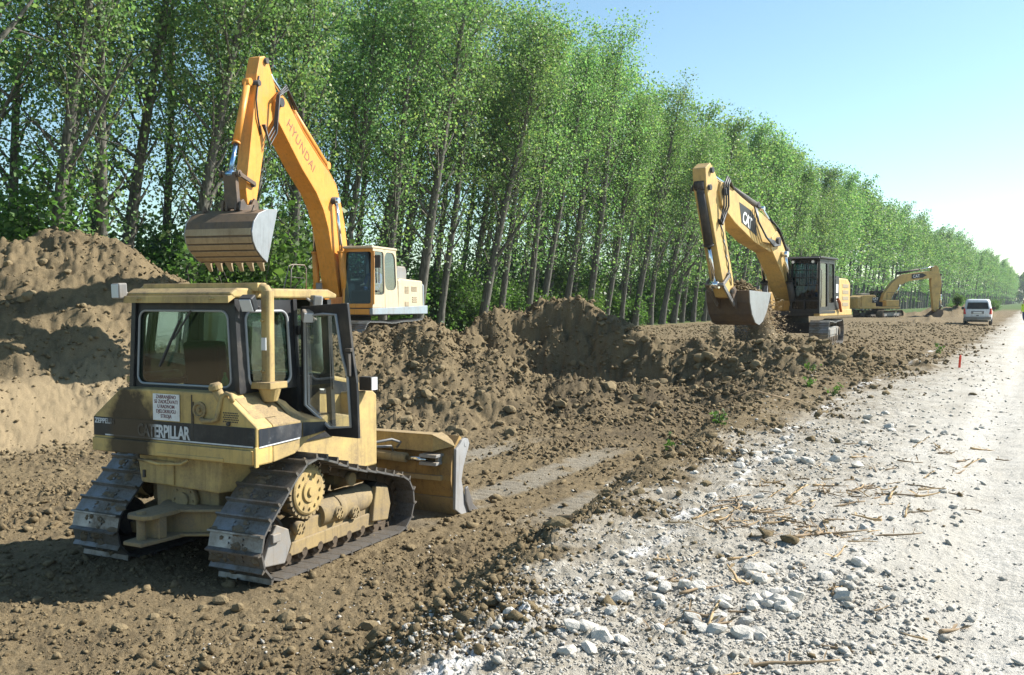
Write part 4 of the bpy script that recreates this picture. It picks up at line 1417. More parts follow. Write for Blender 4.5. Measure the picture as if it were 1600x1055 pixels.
def bucket_parts(t, outer, hw, yc, teeth_dir, mats, strips, nteeth=6, th=.035, cutter=True):
    """open bucket: shell swept along the outer profile (hinge -> back -> floor -> lip), two side plates, lip and teeth"""
    O = [Vector((p[0], 0, p[1])) for p in outer]
    mouth = (O[0] + O[-1]) / 2
    I = []
    for i, p in enumerate(O):
        a = O[max(i - 1, 0)]; b = O[min(i + 1, len(O) - 1)]
        tn = (b - a).normalized(); nn = Vector((-tn.z, 0, tn.x))
        if nn.dot(mouth - p) < 0 and 0 < i < len(O) - 1: nn = -nn
        if i in (0, len(O) - 1) and nn.dot(O[len(O) // 2] - p) * 0 + nn.dot(sum(O, Vector()) / len(O) - p) < 0: nn = -nn
        I.append(p + nn * th)
    b = MB()
    b.prism([(p.x, p.z) for p in O] + [(p.x, p.z) for p in reversed(I)], yc - hw, yc + hw)
    bk = b.build('bucket', mats[0], t, .006)
    for s_ in (-1, 1):
        b = MB(); b.prism([(p.x, p.z) for p in O], yc + s_ * hw, yc + s_ * (hw + .03))
        b.build('side_plate', mats[1], bk, .006)
    if strips:
        for f0, f1 in strips:
            n = len(O) - 1
            def at(f):
                q = f * n; i = min(int(q), n - 1)
                p = O[i].lerp(O[i + 1], q - i); tn = (O[i + 1] - O[i]).normalized(); nn = Vector((-tn.z, 0, tn.x))
                if nn.dot(mouth - p) > 0: nn = -nn
                return p, nn
            (p0, n0), (p1, n1) = at(f0), at(f1)
            b = MB(); b.prism([(p0.x, p0.z), (p1.x, p1.z), ((p1 + n1 * .022).x, (p1 + n1 * .022).z), ((p0 + n0 * .022).x, (p0 + n0 * .022).z)], yc - hw * .99, yc + hw * .99)
            b.build('wear_strip', mats[2], bk, .004)
    d = Vector((teeth_dir[0], 0, teeth_dir[1])).normalized()
    for k in range(nteeth):
        y = yc + hw * (-1 + 2 * (k + .5) / nteeth) * .97
        p = O[-1] + Vector((0, y, 0)) + (I[-1] - O[-1]) * .5
        b = MB(); b.beam(p - d * .12, p + d * .06, .085, .17, .07, .15, up=(0, 1, 0)); b.beam(p + d * .06, p + d * .24, .065, .13, .02, .09, up=(0, 1, 0))
        b.build('tooth', mats[3], bk, .004)
    return bk

def cylinder(t, a, b, frac, r, rod, mat, rodmat, name='hydraulic_cylinder'):
    a, b = Vector(a), Vector(b)
    m = a.lerp(b, frac)
    c = MB(); c.cyl(a, m, r, n=14); c.cyl(m - (b - a).normalized() * .05, m, r * 1.18, n=14)
    sd = (b - a).normalized()
    y = Vector((0, 1, 0))
    c.cyl(a - y * r * 1.1, a + y * r * 1.1, r * 1.1, n=12)
    o = c.build(name, mat, t)
    c = MB(); c.cyl(m, b, rod, n=12); c.cyl(b - y * r * 1.0, b + y * r * 1.0, r * .9, n=12)
    c.build('rod', rodmat, o)
    return o

def undercarriage(t, yaw, half, gauge, shoe_w, n, detail=True):
    u = MB()
    u.cyl((0, 0, .55), (0, 0, 1.02), .62, .58, n=28)
    u.prism([(-.75, -.95), (.75, -.95), (.55, 0), (.75, .95), (-.75, .95), (-.55, 0)], .42, .78, axis='z')
    uc = u.build('undercarriage', M['dark'], t, .02)
    uc.rotation_euler = (0, 0, yaw)
    circ = [(-half + .43, .45, .45), (half - .43, .45, .45)]
    for y in (-gauge / 2, gauge / 2):
        o = 1 if y > 0 else -1
        # the chain and its shoes hang one level under the carriage
        path, pitch = belt(circ, n, .05, .2)
        me = MB()
        for (x, z, tx, tz) in path:
            rot = Matrix.Rotation(-math.atan2(tz, tx), 3, 'Y')
            c = Vector((x, y, z))
            for sy in (-.08, .08):
                me.box(c + rot @ Vector((0, sy, -.10)), (pitch * 1.05, .04, .10), rot)
            if not detail:
                me.box(c + rot @ Vector((0, 0, -.035)), (pitch * .95, shoe_w, .03), rot)
        for x in np.linspace(-half + .75, half - .75, 7): me.cyl((x, y - .18, .22), (x, y + .18, .22), .10, n=12)
        for x in (-half * .35, half * .35): me.cyl((x, y - .12, .72), (x, y + .12, .72), .07, n=10)
        for (cx, cz, r) in circ:
            me.cyl((cx, y - .1, cz), (cx, y + .1, cz), .30, n=20); me.cyl((cx, y - .22, cz), (cx, y + .22, cz), .14, n=16)
        tr = me.build('track', M['chain'], t)
        tr.rotation_euler = (0, 0, yaw)
        if detail:
            key = ('ex', n, shoe_w)
            if key not in shoe_cache:
                shoe_cache[key] = shoe_mesh(pitch, shoe_w, (-.3, .05, .40), .028, .02, False)
            for (x, z, tx, tz) in path:
                inst('track_shoe', shoe_cache[key], tr, (x, y, z), (0, -math.atan2(tz, tx), 0))
        f = MB(); f.prism([(-half + .55, .30), (half - .55, .30), (half - .35, .42), (half - .45, .62), (.4, .66), (-.4, .66), (-half + .45, .62), (-half + .35, .42)], y - .17, y + .17)
        f.box((0, y + o * .18, .47), (half * .9, .03, .2))
        f.box((-half * .42, y + o * .19, .45), (.05, .05, .26)); f.box((half * .42, y + o * .19, .45), (.05, .05, .26))
        f.build('track_frame', M['greypaint'], tr, .015)

def railing(t, pts, mat, r=.02):
    f = MB(); f.tube(pts, r, 8)
    return f.build('handrail', mat, t)

def make_orange():
    t = thing('excavator', 'orange excavator with its wide ditching bucket raised high, on the spoil bank behind the bulldozer', 'excavator', (-4.786, 27.680, .3), R(-107))
    O_, C_ = M['orange'], M['cream']
    undercarriage(t, R(0), 2.25, 2.42, .60, 46)
    # upper structure
    f = MB(); f.box((-.55, 0, 1.09), (3.7, 2.5, .14)); f.build('deck', M['dark'], t, .02)
    f = MB(); f.prism([(-2.70, 1.03), (1.36, 1.06), (1.36, 1.24), (-2.70, 1.30)], 1.24, 1.345); f.build('skirt', M['bluegrey'], t, .02)
    f = MB(); f.prism([(1.36, 1.06), (1.36, 1.22), (.2, 1.24), (.2, 1.06)], -1.34, 1.24); f.build('front_sill', O_, t, .015)
    f = MB(); f.prism([(-2.35, 1.16), (-.42, 1.16), (-.42, 2.06), (-.6, 2.12), (-2.30, 2.08)], -1.34, 1.33)
    eh = f.build('engine_house', C_, t, .05, 3)
    for (x, z, w_, h_, n_) in ((-1.05, 1.78, .30, .22, 5), (-1.62, 1.82, .42, .16, 4), (-1.05, 1.45, .28, .24, 1), (-1.65, 1.50, .36, .2, 3)):
        for k in range(n_):
            f = MB(); f.box((x, 1.338, z + h_ * (k / n_ - .4)), (w_, .012, h_ / n_ * .55)); f.build('louvre', M['grille'], eh)
    f = MB()
    f.loft([[(-2.36, y, z) for (y, z) in ((-1.33, 1.05), (1.33, 1.05), (1.33, 1.95), (1.2, 2.06), (-1.2, 2.06), (-1.33, 1.95))],
            [(-2.62, y, z) for (y, z) in ((-1.25, 1.02), (1.25, 1.02), (1.25, 1.95), (1.1, 2.06), (-1.1, 2.06), (-1.25, 1.95))],
            [(-2.80, y, z) for (y, z) in ((-.95, 1.05), (.95, 1.05), (.95, 1.85), (.85, 1.98), (-.85, 1.98), (-.95, 1.85))]])
    f.build('counterweight', M['bluegrey'], t, .05, 3)
    f = MB(); f.prism([(-1.35, 2.08), (-.62, 2.08), (-.62, 2.38), (-.72, 2.50), (-1.25, 2.50), (-1.35, 2.40)], .35, 1.20); f.build('air_intake_box', M['greypaint'], t, .05, 3)
    f = MB(); f.box((.75, -.98, 1.50), (1.25, .66, .56)); f.box((.95, -.98, 1.24), (1.0, .7, .1)); f.build('tank_box', O_, t, .05, 3)
    f = MB(); f.cyl((.75, -.80, 1.76), (.75, -.80, 1.92), .06, n=12); f.build('filler_cap', O_, t)
    railing(t, [(1.35, -1.25, 1.70), (1.30, -1.25, 2.35), (1.15, -1.25, 2.50), (.55, -1.25, 2.50), (.45, -1.25, 2.40), (.45, -1.25, 1.75)], M['greypaint'], .018)
    railing(t, [(2.0, -1.25, 1.2), (1.42, -1.25, 2.46), (1.2, -1.25, 2.5)], M['greypaint'], .016)
    railing(t, [(1.3, -1.28, 2.12), (.5, -1.28, 2.12)], M['dark'], .012)
    f = MB(); f.tube([(1.25, -.35, 1.25), (1.32, -.33, 1.55), (1.42, -.30, 1.72), (1.45, -.28, 1.95)], .09, 12); f.build('duct', M['greypaint'], t)
    # cab
    x0, x1, y0, y1, zb, zt = -.42, 1.34, .38, 1.335, 1.25, 2.93
    fm, fo, gk, fd = MB(), MB(), MB(), MB()
    pn = MB(); panel(fo, pn, gk, [(x1, y0, zb), (x1, y1, zb), (x1 - .10, y1 - .03, zt), (x1 - .10, y0 + .03, zt)], (.07, .93, .07, .94), .06, .04); pn.build('front_window', M['darkglass'], t)
    # left side: door with a curved lower window, and the rear quarter window
    pn = MB(); panel(fm, pn, None, [(x1, y1, zb), (.52, y1, zb), (.52, y1 - .03, zt), (x1 - .10, y1 - .03, zt)], (.06, .96, .22, .95), .10, .04); pn.build('door_window', M['blueglass'], t)
    pn = MB(); panel(fm, pn, None, [(.50, y1, zb), (x0, y1, zb), (x0 + .10, y1 - .03, zt), (.50, y1 - .03, zt)], (.02, .90, .30, .95), .22, .04); pn.build('quarter_window', M['blueglass'], t)
    pn = MB(); panel(fd, pn, None, [(x0, y0, zb), (x1, y0, zb), (x1 - .10, y0 + .03, zt), (x0 + .1, y0 + .03, zt)], (.15, .92, .45, .93), .10, .04); pn.build('side_window', M['blueglass'], t)
    pn = MB(); panel(fd, pn, None, [(x0, y1, zb), (x0, y0, zb), (x0 + .10, y0 + .03, zt), (x0 + .10, y1 - .03, zt)], (.08, .92, .50, .92), .10, .04); pn.build('rear_window', M['blueglass'], t)
    fm.build('cab_shell', C_, t, .01)
    fd.build('cab_inner_wall', M['dark'], t, .01)
    fo.build('cab_front_frame', O_, t, .012)
    f = MB(); f.box((.46, .858, 2.955), (1.72, .93, .08)); f.build('cab_roof', C_, t, .035, 3)
    f = MB(); f.box((.45, .858, 1.22), (1.74, .94, .06)); f.build('cab_floor', M['dark'], t)
    f = MB(); f.beam((x1 - .02, y1 + .02, 1.35), (x1 - .10, y1 - .01, 2.85), .05, .06); f.build('cab_pillar', O_, t, .015)
    f = MB(); f.box((1.28, 1.47, 2.55), (.06, .17, .36)); f.beam((1.30, 1.36, 2.68), (1.29, 1.44, 2.66), .03, .03); f.build('mirror', M['dark'], t, .03)
    f = MB(); f.box((.93, 1.342, 2.35), (.05, .014, .80)); f.build('door_gap', M['dark'], t)
    f = MB(); f.box((.95, 1.348, 1.72), (.12, .02, .05)); f.build('door_handle', M['dark'], t)
    f = MB(); f.box((.20, .86, 1.60), (.5, .5, .16)); f.prism([(-.12, 1.6), (.02, 1.6), (-.06, 2.35), (-.20, 2.33)], .62, 1.10); f.box((.95, .86, 1.5), (.2, .7, .5)); f.build('seat', M['seat'], t, .04)
    # boom, arm
    f = MB(); f.prism([(.35, 1.60), (.58, 2.75), (.80, 3.66), (1.05, 4.30), (1.32, 4.72), (1.70, 5.02), (2.25, 5.32), (3.1, 5.87), (3.95, 6.58), (4.25, 6.70), (4.48, 6.48), (4.42, 6.0), (3.2, 4.92), (2.45, 4.38), (2.05, 3.95), (1.78, 3.45), (1.15, 1.55)], -.29, .21)
    bm_ = f.build('boom', O_, t, .02)
    f = MB(); f.cyl((4.30, -.38, 6.42), (4.30, .30, 6.42), .12, n=18); f.cyl((1.55, -.42, 4.25), (1.55, .34, 4.25), .10, n=16); f.cyl((.70, -.45, 1.85), (.70, .37, 1.85), .14, n=16); build_split(f, 'pivot_pin', M['dark'], bm_)
    put_text('HYUNDAI', .36, M['inkbrown'], bm_, (3.98, .2125, 5.93), (-.79, 0, -.61), (-.61, 0, .79), squeeze=1.0, spacing=1.1)
    f = MB(); f.prism([(4.62, 7.36), (4.80, 7.46), (5.02, 7.38), (5.16, 6.95), (5.22, 6.5), (5.68, 4.1), (5.62, 3.74), (5.42, 3.66), (5.26, 3.74), (5.15, 4.1), (4.75, 5.65), (4.38, 6.05), (4.18, 6.45), (4.35, 6.85)], -.20, .12)
    ar = f.build('arm', O_, t, .02)
    f = MB()
    for x, z in ((5.47, 3.80), (5.42, 4.25), (5.15, 6.72), (4.78, 7.34)): f.cyl((x, -.27, z), (x, .19, z), .075, n=14)
    build_split(f, 'arm_pin', M['dark'], ar)
    cylinder(t, (1.45, -.04, 5.25), (4.68, -.04, 7.36), .58, .10, .055, O_, M['chrome'])
    for y in (-.50, .42): cylinder(t, (1.15, y, 1.35), (1.55, y * .78, 4.25), .52, .095, .055, O_, M['chrome'])
    cylinder(t, (5.32, -.04, 6.72), (6.08, -.04, 4.42), .68, .085, .052, O_, plain('blue_rod', (.25, .42, .66), .25, .8))
    f = MB()
    for y in (-.28, .20):
        f.beam((5.42, y, 4.25), (6.08, y, 4.42), .05, .10); f.cyl((6.08, y - .03, 4.42), (6.08, y + .03, 4.42), .085, n=14)
    f.beam((6.08, -.04, 4.42), (5.98, -.04, 3.62), .34, .13); f.cyl((6.08, -.34, 4.42), (6.08, .26, 4.42), .05, n=12); f.cyl((5.98, -.30, 3.66), (5.98, .22, 3.66), .06, n=12)
    f.build('bucket_link', M['bucket'], t, .01)
    bk = bucket_parts(t, [(5.48, 3.62), (5.95, 3.58), (6.30, 3.46), (6.50, 3.26), (6.58, 3.02), (6.53, 2.80), (6.40, 2.62), (6.18, 2.46), (5.95, 2.34)], .88, -.06, (-.5, -.85),
                      (M['bucket'], M['bucketside'], M['wear'], M['wear']), ((.46, .54), (.565, .64), (.665, .74), (.765, .84), (.865, .94)), 6)
    f = MB()
    for y in (-.30, -.18, .06, .18):
        f.prism([(5.30, 3.60), (6.10, 3.56), (6.06, 3.78), (5.95, 3.84), (5.80, 3.70), (5.60, 3.74), (5.48, 3.90), (5.34, 3.84)], y, y + .05)
    for y in (-.75, .58): f.prism([(6.0, 3.56), (6.2, 3.52), (6.1, 3.68)], y, y + .04)
    f.build('bucket_ear', M['bucket'], bk, .008)
    # hoses
    f = MB()
    for k in range(3):
        y = .16 + .03 * k
        f.tube([(3.6 - .1 * k, y, 6.40), (4.05, y + .10, 6.90 - .06 * k), (4.50, y + .12, 6.55), (4.62, y + .10, 5.80 - .1 * k), (4.85, y + .05, 5.45 - .1 * k), (5.0, y, 5.75)], .026, 8)
    f.tube([(5.1, .14, 6.9), (5.25, .15, 6.3), (5.2, .16, 5.9), (5.05, .14, 5.5)], .022, 8)
    build_split(f, 'hydraulic_hose', M['hose'], t)
    f = MB()
    for k in range(2):
        y = .02 + .12 * k
        f.tube([(.65, y, 3.3), (.86, y, 4.05), (1.22, y, 4.74), (1.65, y, 5.08), (2.2, y, 5.40), (3.0, y, 5.92), (3.65, y, 6.46)], .022, 8)
    build_split(f, 'pipe', O_, t)
    Mx = Matrix.Translation(t.location) @ Matrix.Rotation(t.rotation_euler.z, 4, 'Z')
    seated_operator('operator in a blue top seated behind the front window of the orange excavator', Mx @ Vector((.22, .86, 1.70)), t.rotation_euler.z, M['blueshirt'])
    return t
make_orange()

def cat_house(t, detail=True):
    Y_, K = M['cat'], M['black']
    f = MB(); f.box((-.6, 0, 1.10), (3.9, 2.4, .14)); f.build('deck', M['dark'], t, .02)
    for o in (-1, 1):
        f = MB(); f.prism([(-2.55, 1.03), (1.35 if o > 0 else 1.5, 1.03), (1.35 if o > 0 else 1.5, 1.22), (-2.55, 1.24)], o * 1.20, o * 1.40); f.build('skirt', Y_, t, .02)
    f = MB(); f.prism([(-2.35, 1.17), (-.92, 1.17), (-.92, 2.28), (-1.05, 2.36), (-2.05, 2.34), (-2.35, 2.20)], -1.38, 1.385); eh = f.build('engine_house', Y_, t, .05, 3)
    f = MB()
    f.loft([[(-2.37, y, z) for (y, z) in ((-1.38, 1.05), (1.38, 1.05), (1.38, 2.05), (1.2, 2.22), (-1.2, 2.22), (-1.38, 2.05))],
            [(-2.70, y, z) for (y, z) in ((-1.28, 1.03), (1.28, 1.03), (1.28, 2.0), (1.1, 2.18), (-1.1, 2.18), (-1.28, 2.0))],
            [(-2.92, y, z) for (y, z) in ((-.95, 1.06), (.95, 1.06), (.95, 1.85), (.85, 2.0), (-.85, 2.0), (-.95, 1.85))]])
    f.build('counterweight', Y_ if not detail else M['cat'], t, .05, 3)
    for k in range(4):
        f = MB(); f.box((-1.75, 1.388, 1.42 + k * .22), (.75, .012, .13)); f.build('louvre', M['grille'], eh, .004)
    f = MB(); f.box((.8, -.95, 1.55), (1.3, .8, .62)); f.build('tank_box', Y_, t, .04)
    f = MB(); f.prism([(-2.0, 2.30), (-1.0, 2.32), (-1.05, 2.55), (-1.85, 2.50)], -.3, .95); f.build('hood', M['dark'] if detail else M['greypaint'], t, .04)
    return eh

def make_yellow():
    t = thing('excavator', 'yellow excavator with a black caged cab emptying its bucket beside the mound', 'excavator', (9.918, 32.950, .2), R(-125))
    Y_, K = M['cat'], M['black']
    undercarriage(t, R(9), 2.15, 2.45, .62, 44)
    cat_house(t)
    x0, x1, y0, y1, zb, zt = -.40, 1.40, .40, 1.40, 1.20, 2.96
    f = MB(); f.prism([(-.92, 1.24), (-.42, 1.24), (-.46, 2.30), (-.62, 2.42), (-.92, 2.40)], .35, 1.395); f.build('cab_side_panel', K, t, .02)
    f = MB(); f.box((-.62, 1.402, 1.98), (.26, .012, .30)); f.box((-.64, 1.402, 1.62), (.22, .012, .16)); f.build('notice', M['white'], t)
    fm, gk = MB(), MB()
    pn = MB(); panel(fm, pn, None, [(x1, y0, zb), (x1, y1, zb), (x1 - .06, y1 - .02, zt), (x1 - .06, y0 + .02, zt)], (.06, .94, .04, .93), .05, .05); pn.build('front_window', M['darkglass'], t)
    pn = MB(); panel(fm, pn, None, [(x1, y1, zb), (.42, y1, zb), (.42, y1 - .02, zt), (x1 - .06, y1 - .02, zt)], (.10, .92, .08, .92), .06, .05); pn.build('door_window', M['darkglass'], t)
    pn = MB(); panel(fm, pn, None, [(.40, y1, zb), (x0, y1, zb), (x0 + .04, y1 - .02, zt), (.40, y1 - .02, zt)], (.10, .90, .16, .92), .06, .05); pn.build('quarter_window', M['darkglass'], t)
    pn = MB(); panel(fm, pn, None, [(x0, y0, zb), (x1, y0, zb), (x1 - .06, y0 + .02, zt), (x0, y0 + .02, zt)], (.12, .92, .40, .92), .06, .05); pn.build('side_window', M['blueglass'], t)
    pn = MB(); panel(fm, pn, None, [(x0, y1, zb), (x0, y0, zb), (x0 + .02, y0 + .02, zt), (x0 + .02, y1 - .02, zt)], (.08, .92, .5, .92), .06, .05); pn.build('rear_window', M['blueglass'], t)
    fm.build('cab_frame', K, t, .01)
    f = MB(); f.box((.5, .9, 3.0), (2.0, 1.12, .07)); f.prism([(1.40, 2.98), (1.62, 2.94), (1.62, 2.98), (1.40, 3.04)], .36, 1.44); f.build('cab_roof', K, t, .02)
    f = MB(); f.box((.5, .9, 1.16), (1.85, 1.02, .08)); f.build('cab_floor', K, t)
    # guard bars over the upper front window
    f = MB()
    for k in range(7): f.cyl((1.47, .46 + k * .145, 2.05), (1.43, .46 + k * .145, 2.88), .012, n=6)
    for k in range(4): f.cyl((1.475 - k * .012, .44, 2.08 + k * .25), (1.475 - k * .012, 1.36, 2.08 + k * .25), .012, n=6)
    f.build('window_guard', M['dark'], t)
    f = MB(); f.box((1.425, .9, 1.55), (.03, .9, .05)); f.beam((1.43, .9, 1.22), (1.42, .9, 1.6), .04, .04); f.build('front_bar', K, t)
    for y in (.55, 1.22):
        f = MB(); f.cyl((1.50, y, 2.86), (1.57, y, 2.85), .06, n=12); h_ = f.build('work_lamp', K, t)
        f = MB(); f.cyl((1.57, y, 2.85), (1.578, y, 2.85), .05, n=12); f.build('lens', M['lamp'], h_)
    railing(t, [(1.45, 1.46, 1.35), (1.46, 1.48, 1.9), (1.45, 1.48, 2.55), (1.42, 1.44, 2.6)], M['greypaint'], .016)
    f = MB(); f.box((.30, .9, 1.55), (.5, .5, .18)); f.prism([(-.02, 1.6), (.12, 1.6), (.04, 2.35), (-.10, 2.33)], .66, 1.14); f.box((1.05, .9, 1.45), (.2, .8, .45)); f.build('seat', M['seat'], t, .04)
    f = MB(); f.tube([(-.5, 1.46, 1.62), (-.62, 1.50, 1.48), (-.80, 1.47, 1.30), (-.95, 1.46, 1.18)], .05, 8); f.build('hanging_cloth', plain('orange_cloth', (.45, .12, .04), .8), t)
    # two-piece boom, arm
    f = MB(); f.prism([(.15, 1.60), (.22, 2.15), (1.45, 3.10), (2.15, 3.72), (2.45, 3.86), (2.95, 3.62), (3.0, 3.25), (1.95, 2.50), (.85, 1.55)], -.30, .30); lb = f.build('lower_boom', Y_, t, .02)
    f = MB(); f.prism([(2.10, 3.40), (2.20, 3.82), (2.62, 4.02), (3.86, 4.34), (5.52, 4.68), (6.75, 5.0), (7.15, 4.98), (7.25, 4.70), (7.05, 4.30), (6.0, 3.86), (4.4, 3.38), (3.0, 3.14), (2.4, 3.18)], -.27, .27); ub = f.build('upper_boom', Y_, t, .02)
    f = MB()
    for x, z, r in ((2.45, 3.52, .13), (6.98, 4.72, .12), (.55, 1.85, .14)): f.cyl((x, -.40, z), (x, .40, z), r, n=16)
    build_split(f, 'pivot_pin', M['dark'], ub)
    f = MB(); f.prism([(4.25, 3.58), (5.55, 3.92), (5.75, 4.52), (4.75, 4.34), (4.35, 4.1)], .271, .276); f.build('decal', M['inkdark'], ub)
    put_text('CAT', .50, M['white'], ub, (5.50, .279, 3.96), (-.955, 0, -.27), (-.27, 0, .96), squeeze=.85, bold=.012, spacing=.85)
    f = MB(); f.prism([(7.50, 5.30), (7.78, 5.46), (8.12, 5.28), (8.05, 4.75), (6.80, 2.15), (6.42, 1.66), (6.10, 1.62), (5.92, 1.80), (5.98, 2.20), (6.62, 3.55), (6.72, 4.20), (6.80, 4.72), (7.2, 4.98)], -.20, .20); ar = f.build('arm', Y_, t, .02)
    f = MB()
    for x, z in ((6.15, 1.82), (6.45, 2.30), (7.75, 5.25), (7.9, 4.75)): f.cyl((x, -.28, z), (x, .28, z), .085, n=14)
    build_split(f, 'arm_pin', M['dark'], ar)
    cylinder(t, (3.6, 0, 4.62), (7.72, 0, 5.26), .55, .10, .055, M['dark'], M['chrome'])
    cylinder(t, (8.02, 0, 4.80), (6.92, 0, 2.02), .60, .13, .06, M['dark'], M['chrome'])
    for y in (-.46, .46): cylinder(t, (1.15, y, 1.30), (2.0, y * .9, 3.10), .50, .11, .06, M['dark'], M['chrome'])
    for y in (-.2, .2): cylinder(t, (1.2, y, 3.28), (3.6, y, 4.50), .5, .08, .045, M['dark'], M['chrome'])
    f = MB()
    for y in (-.26, .26): f.beam((6.45, y, 2.30), (6.92, y, 2.02), .05, .11); f.beam((6.92, y, 2.02), (6.05, y, 1.42), .05, .12)
    f.cyl((6.92, -.3, 2.02), (6.92, .3, 2.02), .06, n=12)
    f.build('bucket_link', M['steel'], t, .01)
    bk = bucket_parts(t, [(5.90, 1.86), (5.84, 1.50), (5.66, 1.14), (5.38, .88), (5.05, .80), (4.72, .92), (4.42, 1.20), (4.20, 1.52), (4.05, 1.80)], .68, -.03, (-.45, .9),
                      (M['bucket'], M['bucketside'], M['wear'], M['steel']), None, 5)
    f = MB()
    for y in (-.30, .22): f.prism([(5.86, 1.30), (6.05, 1.40), (6.22, 1.70), (6.20, 1.92), (6.05, 1.98), (5.86, 1.86)], y, y + .06)
    f.build('bucket_ear', M['bucket'], bk, .008)
    f = MB()
    for k in range(5):
        y = .22 + .035 * k
        f.tube([(2.3, y, 3.4), (2.9 + .1 * k, y + .14, 3.5 - .05 * k), (3.6 + .12 * k, y + .16, 3.55), (4.2 + .1 * k, y + .1, 4.0), (4.1 + .15 * k, y, 4.45)], .028, 8)
    for k in range(3):
        y = .20 + .04 * k
        f.tube([(6.2, y, 4.85), (6.75, y + .10, 5.18 - .06 * k), (7.1 - .06 * k, y + .14, 4.9), (7.05 - .08 * k, y + .12, 4.3), (7.12, y + .03, 3.75), (7.2, y - .02, 3.9)], .028, 8)
        f.tube([(.6, y - .1, 2.55), (1.3, y, 3.12), (1.8, y + .03, 3.55), (2.3, y + .05, 4.0 - .05 * k), (3.0, y, 4.2)], .026, 8)
    build_split(f, 'hydraulic_hose', M['hose'], t)
    f = MB()
    for k in range(4):
        p = Vector((6.98 - .21 * k, .205, 3.75 - .44 * k)); f.box(p, (.10, .04, .07)); f.tube([p, p + Vector((-.1, .03, -.22)), p + Vector((-.2, .0, -.42))], .018, 6)
    f.build('arm_pipe', M['hoselit'], ar)
    Mx = Matrix.Translation(t.location) @ Matrix.Rotation(t.rotation_euler.z, 4, 'Z')
    seated_operator('operator in a blue shirt inside the caged cab of the yellow excavator', Mx @ Vector((.36, .88, 1.66)), t.rotation_euler.z, M['blueshirt'])
    return t, Mx
yellow, YM = make_yellow()

def make_far():
    t = thing('excavator', 'distant yellow excavator with its boom stretched to the right, near the white van', 'excavator', (36.3, 92.0, -.05), R(4))
    Y_ = M['cat']
    undercarriage(t, R(38), 2.2, 2.45, .62, 34, False)
    cat_house(t, False)
    f = MB(); f.box((-1.0, -1.42, 1.85), (.62, .015, .52)); f.build('decal', M['inkdark'], t)
    put_text('CAT', .36, M['white'], t, (-1.27, -1.432, 1.86), (1, 0, 0), (0, 0, 1), squeeze=.8, bold=.006)
    put_text('330', .18, M['white'], t, (-1.12, -1.432, 1.66), (1, 0, 0), (0, 0, 1), squeeze=.8)
    fm = MB(); pn = MB()
    panel(fm, pn, None, [(1.4, .4, 1.2), (1.4, 1.4, 1.2), (1.35, 1.38, 2.7), (1.35, .42, 2.7)], (.08, .92, .06, .92), .05, .05)
    panel(fm, pn, None, [(-.3, .4, 1.2), (1.4, .4, 1.2), (1.35, .42, 2.7), (-.3, .42, 2.7)], (.1, .92, .4, .92), .05, .05)
    panel(fm, pn, None, [(1.4, 1.4, 1.2), (-.3, 1.4, 1.2), (-.3, 1.38, 2.7), (1.35, 1.38, 2.7)], (.1, .92, .3, .92), .05, .05)
    panel(fm, pn, None, [(-.3, 1.4, 1.2), (-.3, .4, 1.2), (-.3, .42, 2.7), (-.3, 1.38, 2.7)], (.1, .92, .4, .92), .05, .05)
    fm.box((.55, .9, 2.73), (1.75, 1.04, .07))
    fm.build('cab', M['black'], t); pn.build('cab_window', M['darkglass'], t)
    f = MB(); f.prism([(.20, 1.7), (.45, 2.5), (1.2, 3.55), (1.9, 4.15), (2.5, 4.42), (5.2, 4.75), (5.6, 4.65), (5.65, 4.35), (5.2, 4.05), (2.9, 3.72), (2.2, 3.4), (1.6, 2.75), (.9, 1.6)], -.3, .3); bm_ = f.build('boom', Y_, t, .02)
    f = MB(); f.prism([(3.2, 3.95), (4.3, 4.08), (4.75, 4.32), (4.3, 4.52), (3.2, 4.42)], -.307, -.302); f.build('decal', M['inkdark'], bm_)
    put_text('CAT', .42, M['white'], bm_, (3.35, -.311, 4.05), (1, 0, .11), (-.11, 0, 1), squeeze=.85, bold=.008)
    f = MB(); f.prism([(5.3, 5.05), (5.75, 5.3), (6.0, 5.1), (6.35, 3.6), (6.05, .9), (5.75, .7), (5.55, .9), (5.25, 3.6), (5.3, 4.4)], -.2, .2); f.build('arm', Y_, t, .02)
    cylinder(t, (1.9, 0, 4.5), (5.5, 0, 5.15), .62, .11, .055, M['dark'], M['chrome'])
    cylinder(t, (6.3, 0, 4.4), (6.45, 0, 1.25), .6, .10, .055, M['dark'], M['chrome'])
    for y in (-.46, .46): cylinder(t, (1.2, y, 1.35), (1.95, y * .8, 3.3), .55, .11, .055, M['dark'], M['chrome'])
    bucket_parts(t, [(5.9, .95), (6.3, .85), (6.35, .5), (6.15, .2), (5.75, .05), (5.3, .1), (5.0, .25)], .6, 0, (-.9, .3), (M['bucket'], M['bucket'], M['wear'], M['steel']), None, 5)
    f = MB(); f.beam((6.45, 0, 1.25), (5.85, 0, 1.3), .3, .08); f.beam((6.45, 0, 1.25), (6.2, 0, .8), .3, .08); f.build('bucket_link', M['bucket'], t)
    railing(t, [(.2, -1.35, 1.9), (.2, -1.35, 2.6), (1.3, -1.35, 2.6), (1.4, -1.35, 1.9)], M['dark'], .02)
    return t
make_far()
